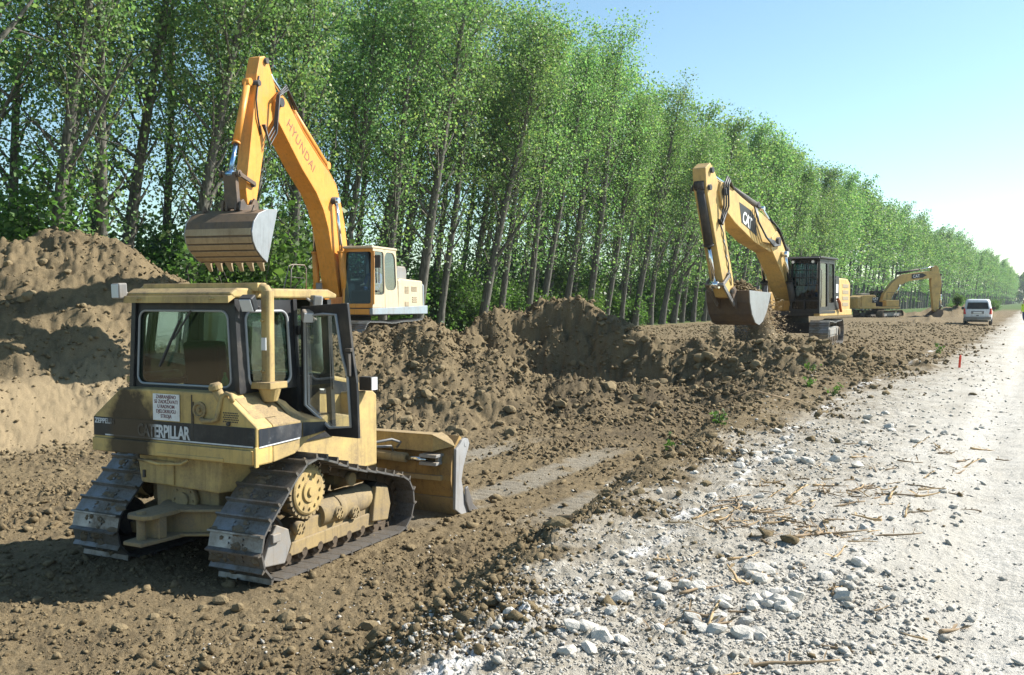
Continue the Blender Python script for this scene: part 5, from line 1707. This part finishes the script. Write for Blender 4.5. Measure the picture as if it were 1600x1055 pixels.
# ------------------------------------------------------------------ white van on the road edge
def rrect(x0, x1, hw, z, r, n=4):
    pts = []
    for cx, cy, a0 in ((x1 - r, hw - r, 0), (x0 + r, hw - r, 90), (x0 + r, -hw + r, 180), (x1 - r, -hw + r, 270)):
        for k in range(n + 1):
            a = R(a0 + 90 * k / n)
            pts.append((cx + r * math.cos(a), cy + r * math.sin(a), z))
    return pts
def make_van():
    x, y = 33.4, 66.5
    t = thing('van', 'white van with a dark rear window parked at the left edge of the road', 'van', (x, y, gz(x, y) + .01), math.atan2(DU[1], DU[0]) + R(1.5))
    W = M['white']
    f = MB(); f.loft([rrect(-2.10, 2.10, .82, .30, .2), rrect(-2.17, 2.17, .87, .45, .25), rrect(-2.19, 2.15, .895, .75, .25), rrect(-2.18, 2.02, .895, .98, .25), rrect(-2.15, 1.25, .87, 1.10, .22), rrect(-1.98, .55, .755, 1.68, .22), rrect(-1.88, .40, .69, 1.79, .2), rrect(-1.7, .2, .55, 1.825, .2)], True)
    f.build('body', paint('van_white', (.78, .79, .80), dirt=.2, wear=.03, rough=.3, up=.1), t)
    f = MB(); f.loft([[(-2.165, -.70, 1.13), (-2.165, .70, 1.13), (-2.03, .62, 1.60), (-2.03, -.62, 1.60)], [(-2.10, -.70, 1.13), (-2.10, .70, 1.13), (-1.97, .62, 1.60), (-1.97, -.62, 1.60)]]); f.build('rear_window', M['darkglass'], t, .03)
    f = MB(); f.loft([[(-2.16, -.66, 1.16), (-2.16, .66, 1.16), (-2.04, .58, 1.57), (-2.04, -.58, 1.57)], [(-2.14, -.66, 1.16), (-2.14, .66, 1.16), (-2.02, .58, 1.57), (-2.02, -.58, 1.57)]]); f.build('window_trim', M['black'], t)
    for o in (-1, 1):
        f = MB(); f.loft([[(-2.20, o * .72, .78), (-2.20, o * .86, .78), (-2.16, o * .86, 1.18), (-2.16, o * .78, 1.18)], [(-2.0, o * .74, .78), (-1.95, o * .91, .78), (-1.95, o * .885, 1.18), (-2.0, o * .80, 1.18)]]); f.build('tail_light', M['red'], t, .015)
        f = MB(); f.loft([[(.05, o * .885, 1.14), (1.12, o * .875, 1.14), (.55, o * .80, 1.58), (.05, o * .785, 1.62)], [(.05, o * .80, 1.14), (1.12, o * .80, 1.14), (.55, o * .72, 1.58), (.05, o * .70, 1.62)]]); f.build('side_window', M['darkglass'], t)
        f = MB(); f.loft([[(1.0, o * .90, 1.08), (1.12, o * .90, 1.08), (1.12, o * .90, 1.26), (1.0, o * .90, 1.26)], [(1.0, o * 1.12, 1.07), (1.10, o * 1.12, 1.07), (1.10, o * 1.12, 1.27), (1.0, o * 1.12, 1.27)]]); f.build('mirror', M['dark'], t, .02)
        for xx in (-1.35, 1.35):
            f = MB(); f.lathe([(-.10, .001), (-.10, .20), (-.10, .30), (-.06, .325), (.06, .325), (.10, .30), (.10, .20), (.08, .19), (.08, .001)], (xx, o * .80, .325), (0, o, 0), 24); w_ = f.build('wheel', M['hose'], t)
            f = MB(); f.lathe([(.085, .19), (.11, .18), (.10, .05), (.11, .001)], (xx, o * .80, .325), (0, o, 0), 20); f.build('rim', M['greypaint'], w_)
    f = MB(); f.box((-2.20, 0, .50), (.10, 1.70, .20)); f.build('bumper', M['greypaint'], t, .03)
    f = MB(); f.box((-2.19, 0, .90), (.03, .80, .20)); f.build('tailgate_recess', M['greypaint'], t, .01)
    f = MB(); f.box((-2.21, 0, .88), (.012, .52, .11)); f.build('number_plate', M['white'], t)
    f = MB(); f.box((-2.21, 0, .68), (.02, .16, .05)); f.build('tailgate_handle', M['dark'], t)
    f = MB(); f.box((-2.0, 0, .30), (.3, 1.3, .12)); f.build('underbody', M['black'], t)
    f = MB(); f.box((-1.2, .35, 1.05), (.14, .45, .7)); f.box((-1.2, -.35, 1.05), (.14, .45, .7)); f.build('seat', M['seat'], t, .05)
    return t
make_van()

# ------------------------------------------------------------------ person in a high-visibility vest at the right edge
def make_walker():
    x, y = 37.55, 68.0
    t = thing('person', 'person in a yellow-green safety vest and navy trousers at the right edge of the photo', 'person', (x, y, gz(x, y) + .0), R(200))
    J = [(0, 0, .98), (.01, 0, 1.20), (.0, 0, 1.43), (.02, 0, 1.54), (0, .20, 1.44), (.02, .27, 1.16), (.12, .27, .93), (0, -.20, 1.44), (-.06, -.27, 1.16), (.02, -.28, .92),
         (.0, .10, .93), (.13, .11, .52), (.02, .11, .10), (.16, .12, .04), (.0, -.10, .93), (-.02, -.11, .50), (-.22, -.11, .12), (-.10, -.11, .04)]
    E_ = [(0, 1), (1, 2), (2, 3), (2, 4), (4, 5), (5, 6), (2, 7), (7, 8), (8, 9), (0, 10), (10, 11), (11, 12), (12, 13), (0, 14), (14, 15), (15, 16), (16, 17)]
    rad = [(.15, .11), (.15, .11), (.15, .10), .05, .07, .05, .035, .07, .05, .035, .095, .065, .045, .04, .095, .065, .045, .04]
    def asg(c):
        if c.z > 1.49 and abs(c.y) < .1: return 2
        if abs(c.y) > .215 and c.z < .99: return 2
        if c.z < .13: return 3
        return 1 if c.z < .95 else 0
    inst('body', grow(J, E_, rad, 'body', [M['hivis'], M['trouser'], M['skin'], M['boot']], asg), t)
    head_parts(t, (.04, 0, 1.67), (1, 0, 0))
    hand(t, (.12, .27, .93), (.15, 0, -1), (1, 0, 0)); hand(t, (.02, -.28, .92), (.15, 0, -1), (1, 0, 0))
make_walker()

# ------------------------------------------------------------------ survey stake
x, y = xy(26.9, 1.62)
f = MB(); f.loft([[(-.022, -.022, 0), (.022, -.022, 0), (.022, .022, 0), (-.022, .022, 0)], [(-.02, -.02, .36), (.02, -.02, .36), (.02, .02, .36), (-.02, .02, .36)], [(-.012, -.012, .38), (.012, -.012, .38), (.012, .012, .38), (-.012, .012, .38)]])
s_ = f.build('marker_stake', plain('orange_red_paint', (.75, .06, .03), .5), None, .003)
s_.location = (x, y, gz(x, y) - .05); s_.rotation_euler = (.04, .05, .3)
tag(s_, 'short orange-red marker stake standing in the gravel beside the road', 'stake')

# ------------------------------------------------------------------ loose clods, gravel and stones
ICO = None
def ico():
    bm = bmesh.new(); bmesh.ops.create_icosphere(bm, subdivisions=1, radius=1)
    v = np.array([p.co[:] for p in bm.verts]); f = np.array([[q.index for q in p.verts] for p in bm.faces]); bm.free()
    return v, f
ICO_V, ICO_F = ico()
OCT_V = np.array([(1, 0, 0), (-1, 0, 0), (0, 1, 0), (0, -1, 0), (0, 0, 1), (0, 0, -1)], float)
OCT_F = np.array([(0, 2, 4), (2, 1, 4), (1, 3, 4), (3, 0, 4), (2, 0, 5), (1, 2, 5), (3, 1, 5), (0, 3, 5)])
def rocks(name, P, size, rs, base, mat, flat=.7, jag=.34, tint=None):
    V0, F0 = base
    n, k = len(P), len(V0)
    V = np.repeat(V0[None], n, 0) * (1 + jag * rs.normal(size=(n, k, 1)))
    V = V * (1 + .35 * rs.uniform(-1, 1, size=(n, 1, 3))) * np.array([1, 1, flat])
    a = rs.rand(n) * 6.283; b = rs.normal(size=n) * .45
    ca, sa, cb, sb = np.cos(a), np.sin(a), np.cos(b), np.sin(b)
    x = V[..., 0] * ca[:, None] - V[..., 1] * sa[:, None]; y = V[..., 0] * sa[:, None] + V[..., 1] * ca[:, None]; z = V[..., 2]
    x2 = x * cb[:, None] + z * sb[:, None]; z2 = -x * sb[:, None] + z * cb[:, None]
    V = np.stack([x2, y, z2], -1) * size[:, None, None] + P[:, None, :]
    F = (F0[None] + (np.arange(n) * k)[:, None, None]).reshape(-1, 3)
    me = bpy.data.meshes.new(name)
    me.vertices.add(n * k); me.vertices.foreach_set('co', V.reshape(-1))
    me.loops.add(len(F) * 3); me.loops.foreach_set('vertex_index', F.ravel())
    me.polygons.add(len(F)); me.polygons.foreach_set('loop_start', np.arange(len(F)) * 3)
    me.update(calc_edges=True)
    me.materials.append(mat)
    return me
def lump_mat(name, cols, scale=25):
    t = NT(name)
    g = t.node('ShaderNodeNewGeometry')
    r = t.node('ShaderNodeValToRGB', {'Fac': g.outputs['Random Per Island']})
    e = r.color_ramp.elements
    while len(e) < len(cols): e.new(.5)
    for i, c in enumerate(cols): e[i].position = i / (len(cols) - 1); e[i].color = c + (1,)
    n = t.noise(g.outputs['Position'], scale, 5, .65)
    col = t.mix(t.ramp(n, .3, .75), r.outputs[0], tuple(min(1, x * 1.2) for x in cols[-1]))
    b = t.node('ShaderNodeBsdfPrincipled', {'Base Color': col, 'Roughness': .95, 'Specular IOR Level': .12})
    t.t.links.new(t.bump(t.noise(g.outputs['Position'], 60, 5, .7), .8, .02), b.inputs['Normal'])
    return t.done(b.outputs[0])
M['clod'] = lump_mat('soil_clod', [(.068, .049, .026), (.102, .075, .041), (.142, .107, .060), (.198, .154, .090)])
M['stone'] = lump_mat('limestone', [(.23, .205, .165), (.32, .295, .245), (.41, .38, .33), (.49, .465, .415)], 18)
rs = np.random.RandomState(21)
def scatter(n, r0, r1, power):
    th = np.radians(rs.uniform(-34, 34, n))
    q = rs.rand(n)
    e = 1 - power
    r = (r0 ** e + q * (r1 ** e - r0 ** e)) ** (1 / e)
    return r * np.sin(th), r * np.cos(th), r
def fields(X, Y):
    g = masks(X, Y)
    return g
# soil clods
X, Y, D = scatter(190000, 4.5, 75, 1.15)
gr, mar, ch, dm, pa, gn, pr = fields(X, Y)
u_, v_ = uv(X, Y)
heapish = coarse(X, Y)
dens = (1 - gr) * (1 - .85 * pr) * (.22 + .78 * S(fbm(X * .5 + 3, Y * .5, 3), -.5, .6))
dens *= 1 - .5 * S(v_, 4.6, 6.0) * (1 - S(v_, 9.5, 11.5)) * (1 - S(u_, 13, 16))
dens *= np.where(v_ > 17.5, .75, 1) * np.where(D > 40, .6, 1)
dens += .03 * mar
keep = rs.rand(len(X)) < dens
X, Y, D = X[keep], Y[keep], D[keep]
size = np.exp(rs.normal(size=len(X)) * .55) * (.0055 + .00075 * D)
size = np.clip(size, .004, .075)
Z = ground_z(X, Y) + size * .25
big = (size > .035) & (D < 30)
tri = 0
for nm, sel, base in (('soil_clods', ~big, (OCT_V, OCT_F)), ('soil_lumps', big, (ICO_V, ICO_F))):
    me = rocks(nm, np.stack([X, Y, Z], 1)[sel], size[sel], rs, base, M['clod'])
    tri += len(me.polygons)
    o = link(bpy.data.objects.new(nm, me))
    tag(o, 'crumbled brown soil clods strewn over the dug ground' if nm == 'soil_clods' else 'larger lumps of brown soil strewn over banks and heaps', 'soil', kind='stuff')
# extra rubble on the broken bank and mound
n = 16000
X = rs.uniform(-6, 10, n); Y = rs.uniform(20.5, 28.5, n)
gr, mar, ch, dm, pa, gn, pr = fields(X, Y)
keep = rs.rand(n) < (1 - gr) * (.3 + .7 * S(fbm(X * .6, Y * .6 + 2, 3), -.4, .4))
X, Y = X[keep], Y[keep]
size = np.clip(np.exp(rs.normal(size=len(X)) * .5) * .032, .012, .10)
me = rocks('bank_rubble', np.stack([X, Y, ground_z(X, Y) + size * .2], 1), size, rs, (OCT_V, OCT_F), M['clod'])
tag(link(bpy.data.objects.new('bank_rubble', me)), 'broken soil rubble covering the spoil bank and the middle mound', 'soil', kind='stuff')
# gravel
X, Y, D = scatter(95000, 3.9, 34, 1.3)
gr, mar, ch, dm, pa, gn, pr = fields(X, Y)
u_, v_ = uv(X, Y)
dens = gr * (.05 + .12 * S(v_, 0, 1.2) + .33 * mar * S(fbm(X * 1.1, Y * 1.1 + 7, 3), -.6, .6)) + .04 * (1 - gr) * (v_ < 6)
for (uc, vc, rr, am) in ((5.4, 1.35, .8, 1.5), (4.6, 1.9, .7, 1.2), (10.2, 2.5, .7, 1.2), (7.6, 2.2, .6, .8), (4.2, 2.6, .5, 1.0), (12.5, 2.3, 1.0, .6)):
    dens += am * np.exp(-((u_ - uc) ** 2 + (v_ - vc) ** 2) / rr ** 2)
keep = rs.rand(len(X)) < dens
X, Y, D = X[keep], Y[keep], D[keep]
size = np.clip(np.exp(rs.normal(size=len(X)) * .55) * (.0048 + .00062 * D), .0035, .04)
Z = ground_z(X, Y) + size * .2
me = rocks('gravel_stones', np.stack([X, Y, Z], 1), size, rs, (OCT_V, OCT_F), M['stone'], .6, .22)
tri += len(me.polygons)
tag(link(bpy.data.objects.new('gravel_stones', me)), 'small crushed white limestone scattered along the road margin', 'gravel', kind='stuff')

# single stones and lumps one can pick out
def rock_variants(n, mat, name, seed, flat):
    r2 = np.random.RandomState(seed)
    out = []
    for k in range(n):
        bm = bmesh.new(); bmesh.ops.create_icosphere(bm, subdivisions=2, radius=1)
        off = r2.rand(3) * 50
        pl = [(Vector(r2.normal(size=3)).normalized(), .62 + .25 * r2.rand()) for _ in range(9)]
        for v in bm.verts:
            for nrm, d in pl:
                q = v.co.dot(nrm)
                if q > d: v.co -= nrm * (q - d)
            v.co *= 1 + .05 * r2.normal()
            v.co.z *= flat
        me = bpy.data.meshes.new(name); bm.to_mesh(me); bm.free(); me.materials.append(mat)
        out.append(me)
    return out
STV = rock_variants(7, M['stone'], 'limestone_rock', 3, .68)
CLV = rock_variants(6, M['clod'], 'soil_lump', 4, .8)
random.seed(12)
def drop(name, variants, X, Y, s, sink=.40):
    z = gz(X, Y, True)
    o = inst(name, random.choice(variants), None, (X, Y, z + s * (.6 - sink)), (random.uniform(-.4, .4), random.uniform(-.4, .4), random.uniform(0, 6.28)))
    o.scale = (s * random.uniform(.8, 1.3), s * random.uniform(.75, 1.1), s * random.uniform(.75, 1.1))
    return o
for (uc, vc, sd, n, lo, hi, lab, grp) in (
        (5.35, 1.35, .42, 46, .026, .075, 'pale angular limestone rock in the stone cluster at the near road margin', 'rocks of the near stone cluster'),
        (4.55, 1.95, .38, 26, .028, .070, 'pale limestone rock at the near gravel edge beside the chalk line', 'rocks by the chalk line'),
        (10.2, 2.5, .45, 18, .04, .09, 'whitish limestone rock in the small pile at the trench lip', 'rocks at the trench lip'),
        (8.6, 1.7, 1.1, 24, .025, .062, 'whitish limestone rock loose in the road margin beyond the near cluster', 'loose rocks of the road margin'),
        (13.5, 2.0, 1.6, 20, .035, .075, 'whitish limestone rock loose in the gravel farther along the margin', 'far loose rocks of the margin')):
    for k in range(n):
        a, b = xy(random.gauss(uc, sd), random.gauss(vc, sd * .75))
        tag(drop('limestone_rock', STV, a, b, random.uniform(lo, hi)), lab, 'rock', grp)
for (cx, cy, sx, sy, n, lo, hi, lab, grp) in (
        (-2.2, 20.0, 1.6, 1.2, 46, .06, .17, 'round brown soil lump at the foot of the spoil bank beside the bulldozer', 'lumps at the foot of the spoil bank'),
        (5.5, 24.3, 2.2, .9, 48, .08, .20, 'brown soil lump on the broken edge below the yellow excavator', 'lumps below the yellow excavator'),
        (-13.0, 22.5, 1.8, 1.0, 26, .06, .16, 'brown soil lump lying on the big left soil heap', 'lumps on the left soil heap'),
        (1.2, 26.0, 1.2, .9, 18, .06, .15, 'brown soil lump on the mound between the excavators', 'lumps on the middle mound'),
        (-2.5, 7.9, 1.3, .45, 22, .035, .085, 'dark soil lump on the ground in front of the bulldozer tracks', 'lumps in the near foreground'),
        (.6, 8.6, .8, .8, 16, .03, .08, 'brown soil lump below the gravel edge in the foreground', 'lumps below the gravel edge')):
    for k in range(n):
        tag(drop('soil_lump', CLV, random.gauss(cx, sx), random.gauss(cy, sy), random.uniform(lo, hi)), lab, 'soil lump', grp)
a, b = xy(6.35, 3.15)
tag(drop('soil_lump', CLV, a, b, .11, .3), 'big grey-brown lump at the trench lip in the foreground, beside a bare twig', 'soil lump')

# dry stalks and sticks
M['straw'] = plain('dry_stalk', (.42, .29, .15), .8, var=.3)
M['stick'] = plain('dry_stick', (.24, .17, .10), .85, var=.3)
def stalk_mesh(seed, L):
    r2 = np.random.RandomState(seed)
    mb = MB()
    p = Vector((-L / 2, 0, 0)); d = Vector((1, 0, .05)); pts = [p.copy()]
    for k in range(6):
        d = (d + Vector((0, r2.normal() * .12, r2.normal() * .06))).normalized()
        p = p + d * (L / 6); pts.append(p.copy())
    mb.tube(pts, .017, 6, r1=.007)
    for k in range(3):
        q = pts[1 + k * 2] if 1 + k * 2 < len(pts) else pts[-2]
        e = q + Vector((r2.normal() * .06, r2.normal() * .09, .03 + .05 * r2.rand()))
        mb.add([q, q.lerp(e, .5) + Vector((.012, .012, .012)), e, q.lerp(e, .5) - Vector((.012, .012, 0))], [(0, 1, 2, 3)])
    return mb.mesh('dry_stalk', M['straw'] if seed % 2 else M['stick'])
SK = [stalk_mesh(300 + k, .28 + .09 * (k % 5)) for k in range(8)]
for (uc, vc, su, sv, n, lab, grp) in ((7.2, 1.75, .40, .42, 60, 'dry broken stalk in the tangle across the near road margin', 'stalks in the near tangle'),
                                     (8.7, 1.5, .45, .45, 50, 'dry brown stalk lying on the white gravel beyond the near tangle', 'stalks on the white gravel'),
                                     (5.3, 1.3, .5, .4, 22, 'dry stalk bit lying among the near stones', 'stalk bits among the stones'),
                                     (11.0, 1.2, 1.0, .5, 24, 'thin dry stalk on the road gravel in the middle distance', 'stalks in the middle distance')):
    for k in range(n):
        a, b = xy(random.gauss(uc, su), random.gauss(vc, sv))
        o = inst('dry_stalk', random.choice(SK), None, (a, b, gz(a, b, True) + .012), (random.uniform(-.15, .15), random.uniform(-.12, .12), random.gauss(.5, .8)))
        o.scale = (random.uniform(.25, .8),) * 3
        tag(o, lab, 'stalk', grp)
def twig(name, pts, r, label):
    f = MB(); f.tube(pts, r, 7, r1=r * .45)
    tag(f.build(name, M['stick'], None), label, 'twig')
def gp(u, v, dz): a, b = xy(u, v); return Vector((a, b, gz(a, b) + dz))
twig('twig', [gp(6.6, 3.15, .06), gp(6.9, 3.42, .12), gp(7.15, 3.6, .17), gp(7.4, 3.85, .16)], .018, 'bare grey twig sticking out over the trench lip, uppermost')
twig('twig', [gp(6.45, 3.2, .02), gp(6.6, 3.5, .08), gp(6.62, 3.75, .10), gp(6.8, 3.95, .02)], .012, 'thin bent twig just below the bare one at the trench lip')
twig('twig', [gp(15.8, 3.5, .05), gp(15.3, 4.0, .22), gp(14.9, 4.5, .30)], .014, 'pale dry stem arching by the weeds at the trench edge')

# weeds
M['weed'] = leaf_mat('weed_leaves', [(.07, .12, .03), (.11, .18, .05), (.16, .23, .07)], .4)
def weed(u, v, h, n, label):
    a, b = xy(u, v); r2 = np.random.RandomState(int(u * 100))
    t = thing('weed', label, 'weed', (a, b, gz(a, b)), 0)
    mb = MB(); C = []
    for k in range(5):
        az = r2.rand() * 6.28; e = Vector((math.cos(az) * h * .5, math.sin(az) * h * .5, h * (.6 + .5 * r2.rand())))
        mb.tube([Vector((0, 0, 0)), e * .5 + Vector((0, 0, h * .1)), e], .005, 5, r1=.002)
        for q in np.linspace(.3, 1, 6): C.append(np.array(e * q) + r2.normal(size=3) * h * .12)
    C = np.array(C); C = C[r2.randint(len(C), size=n)] + r2.normal(size=(n, 3)) * h * .08
    C[:, 2] = np.abs(C[:, 2])
    mb.build('stem', M['weed'], t); inst('leaves', leaves_mesh('leaves', C, h * .24, M['weed'], r2, .1), t)
weed(11.0, 4.55, .18, 55, 'small green weed at the trench slope, nearest of the weeds')
weed(12.0, 4.2, .20, 60, 'green weed sprig just beyond the nearest one')
weed(12.6, 3.75, .2, 60, 'leafy weed on the lip of the trench beside the stones')
weed(17.5, 3.1, .2, 60, 'weed clump by the chalk line in the middle distance')
weed(18.3, 3.7, .22, 60, 'green weed clump under the arching dry stem')
weed(33.5, 2.6, .32, 55, 'tufty weed beside the chalk line, well before the van')
weed(22.0, 4.4, .26, 45, 'weed growing on the broken soil edge near the excavator track')

# ------------------------------------------------------------------ soil in the bucket and soil falling from it
M['fall'] = lump_mat('dry_falling_soil', [(.34, .26, .155), (.44, .345, .22), (.54, .43, .29)])
def local_rocks(name, P, sz, base, mat=None):
    Wd = np.array([(YM @ Vector(p))[:] for p in P])
    return rocks(name, Wd, sz, rs, base, mat or M['clod'])
n = 900
px_ = rs.uniform(4.2, 5.8, n); py_ = rs.uniform(-.62, .56, n)
top = 1.75 + .42 * np.exp(-((px_ - 4.9) / .55) ** 2 - (py_ / .5) ** 2)
pz_ = top - rs.rand(n) * .12
f = MB()
N1, N2 = 15, 13
grid = [[Vector((4.16 + 1.66 * i / (N1 - 1), -.68 + 1.3 * j / (N2 - 1), 0)) for j in range(N2)] for i in range(N1)]
vs = []
for row in grid:
    for p in row:
        z = 1.62 + .50 * math.exp(-((p.x - 4.9) / .55) ** 2 - ((p.y + .03) / .5) ** 2) + .05 * math.sin(p.x * 23 + p.y * 11) * math.cos(p.y * 19)
        vs.append((p.x, p.y, z))
f.add(vs, [(i * N2 + j, (i + 1) * N2 + j, (i + 1) * N2 + j + 1, i * N2 + j + 1) for i in range(N1 - 1) for j in range(N2 - 1)])
o = f.build('soil_load', M['clod'], None); o.matrix_world = YM
tag(o, 'heaped brown soil filling the bucket of the yellow excavator', 'soil')
tag(link(bpy.data.objects.new('soil_load_crumbs', local_rocks('soil_load_crumbs', np.stack([px_, py_, pz_], 1), np.clip(rs.normal(size=n) * .02 + .045, .02, .1), (OCT_V, OCT_F)))), 'crumbs on top of the soil heap in the yellow excavator bucket', 'soil', kind='stuff')
n = 16000
q = rs.rand(n) ** .75
cx = 3.95 - .75 * q + rs.normal(size=n) * (.06 + .30 * q); cy = .15 + rs.normal(size=n) * (.28 + .15 * q); cz = 1.75 - 1.9 * q + rs.normal(size=n) * .05
m2 = n // 6
cx[:m2] = 5.6 + rs.normal(size=m2) * .07; cy[:m2] = -.55 + rs.normal(size=m2) * .10; cz[:m2] = .78 - .85 * q[:m2]
sz = np.clip(np.exp(rs.normal(size=n) * .65) * .0095, .004, .05)
tag(link(bpy.data.objects.new('falling_soil', local_rocks('falling_soil', np.stack([cx, cy, cz], 1), sz, (OCT_V, OCT_F), M['fall']))), 'stream of loose soil falling from the bucket of the yellow excavator', 'soil', kind='stuff')

# ------------------------------------------------------------------ air
f = MB(); f.box((260, 400, 12.25), (1500, 1500, 28.5))
t_ = NT('hazy_air')
vol = t_.node('ShaderNodeVolumePrincipled', {'Color': (.80, .90, 1.0, 1), 'Density': .00017, 'Anisotropy': .3})
t_.t.links.new(vol.outputs[0], t_.out.inputs['Volume'])
hz_ = f.build('haze', t_.m, None)
tag(hz_, 'pale summer haze softening the far end of the tree row', 'haze', kind='stuff')

# dust carried by the falling soil
f = MB()
rings = []
for k in range(9):
    q = k / 8
    c = Vector((3.95 - .75 * q, .15, 1.75 - 1.75 * q)); r = .16 + .42 * q
    rings.append([YM @ (c + Vector((r * 1.1 * math.cos(a), r * math.sin(a), 0))) for a in np.linspace(0, 2 * np.pi, 14, endpoint=False)])
f.loft(rings, True)
t_ = NT('soil_dust')
gpos = t_.node('ShaderNodeNewGeometry').outputs['Position']
dn = t_.math('MULTIPLY', t_.ramp(t_.noise(gpos, 3.2, 4, .6), .34, .66), 6.0)
vol = t_.node('ShaderNodeVolumePrincipled', {'Color': (.92, .78, .56, 1), 'Density': dn})
t_.t.links.new(vol.outputs[0], t_.out.inputs['Volume'])
tag(f.build('dust_cloud', t_.m, None), 'tan dust hanging round the soil that falls from the bucket', 'dust', kind='stuff')
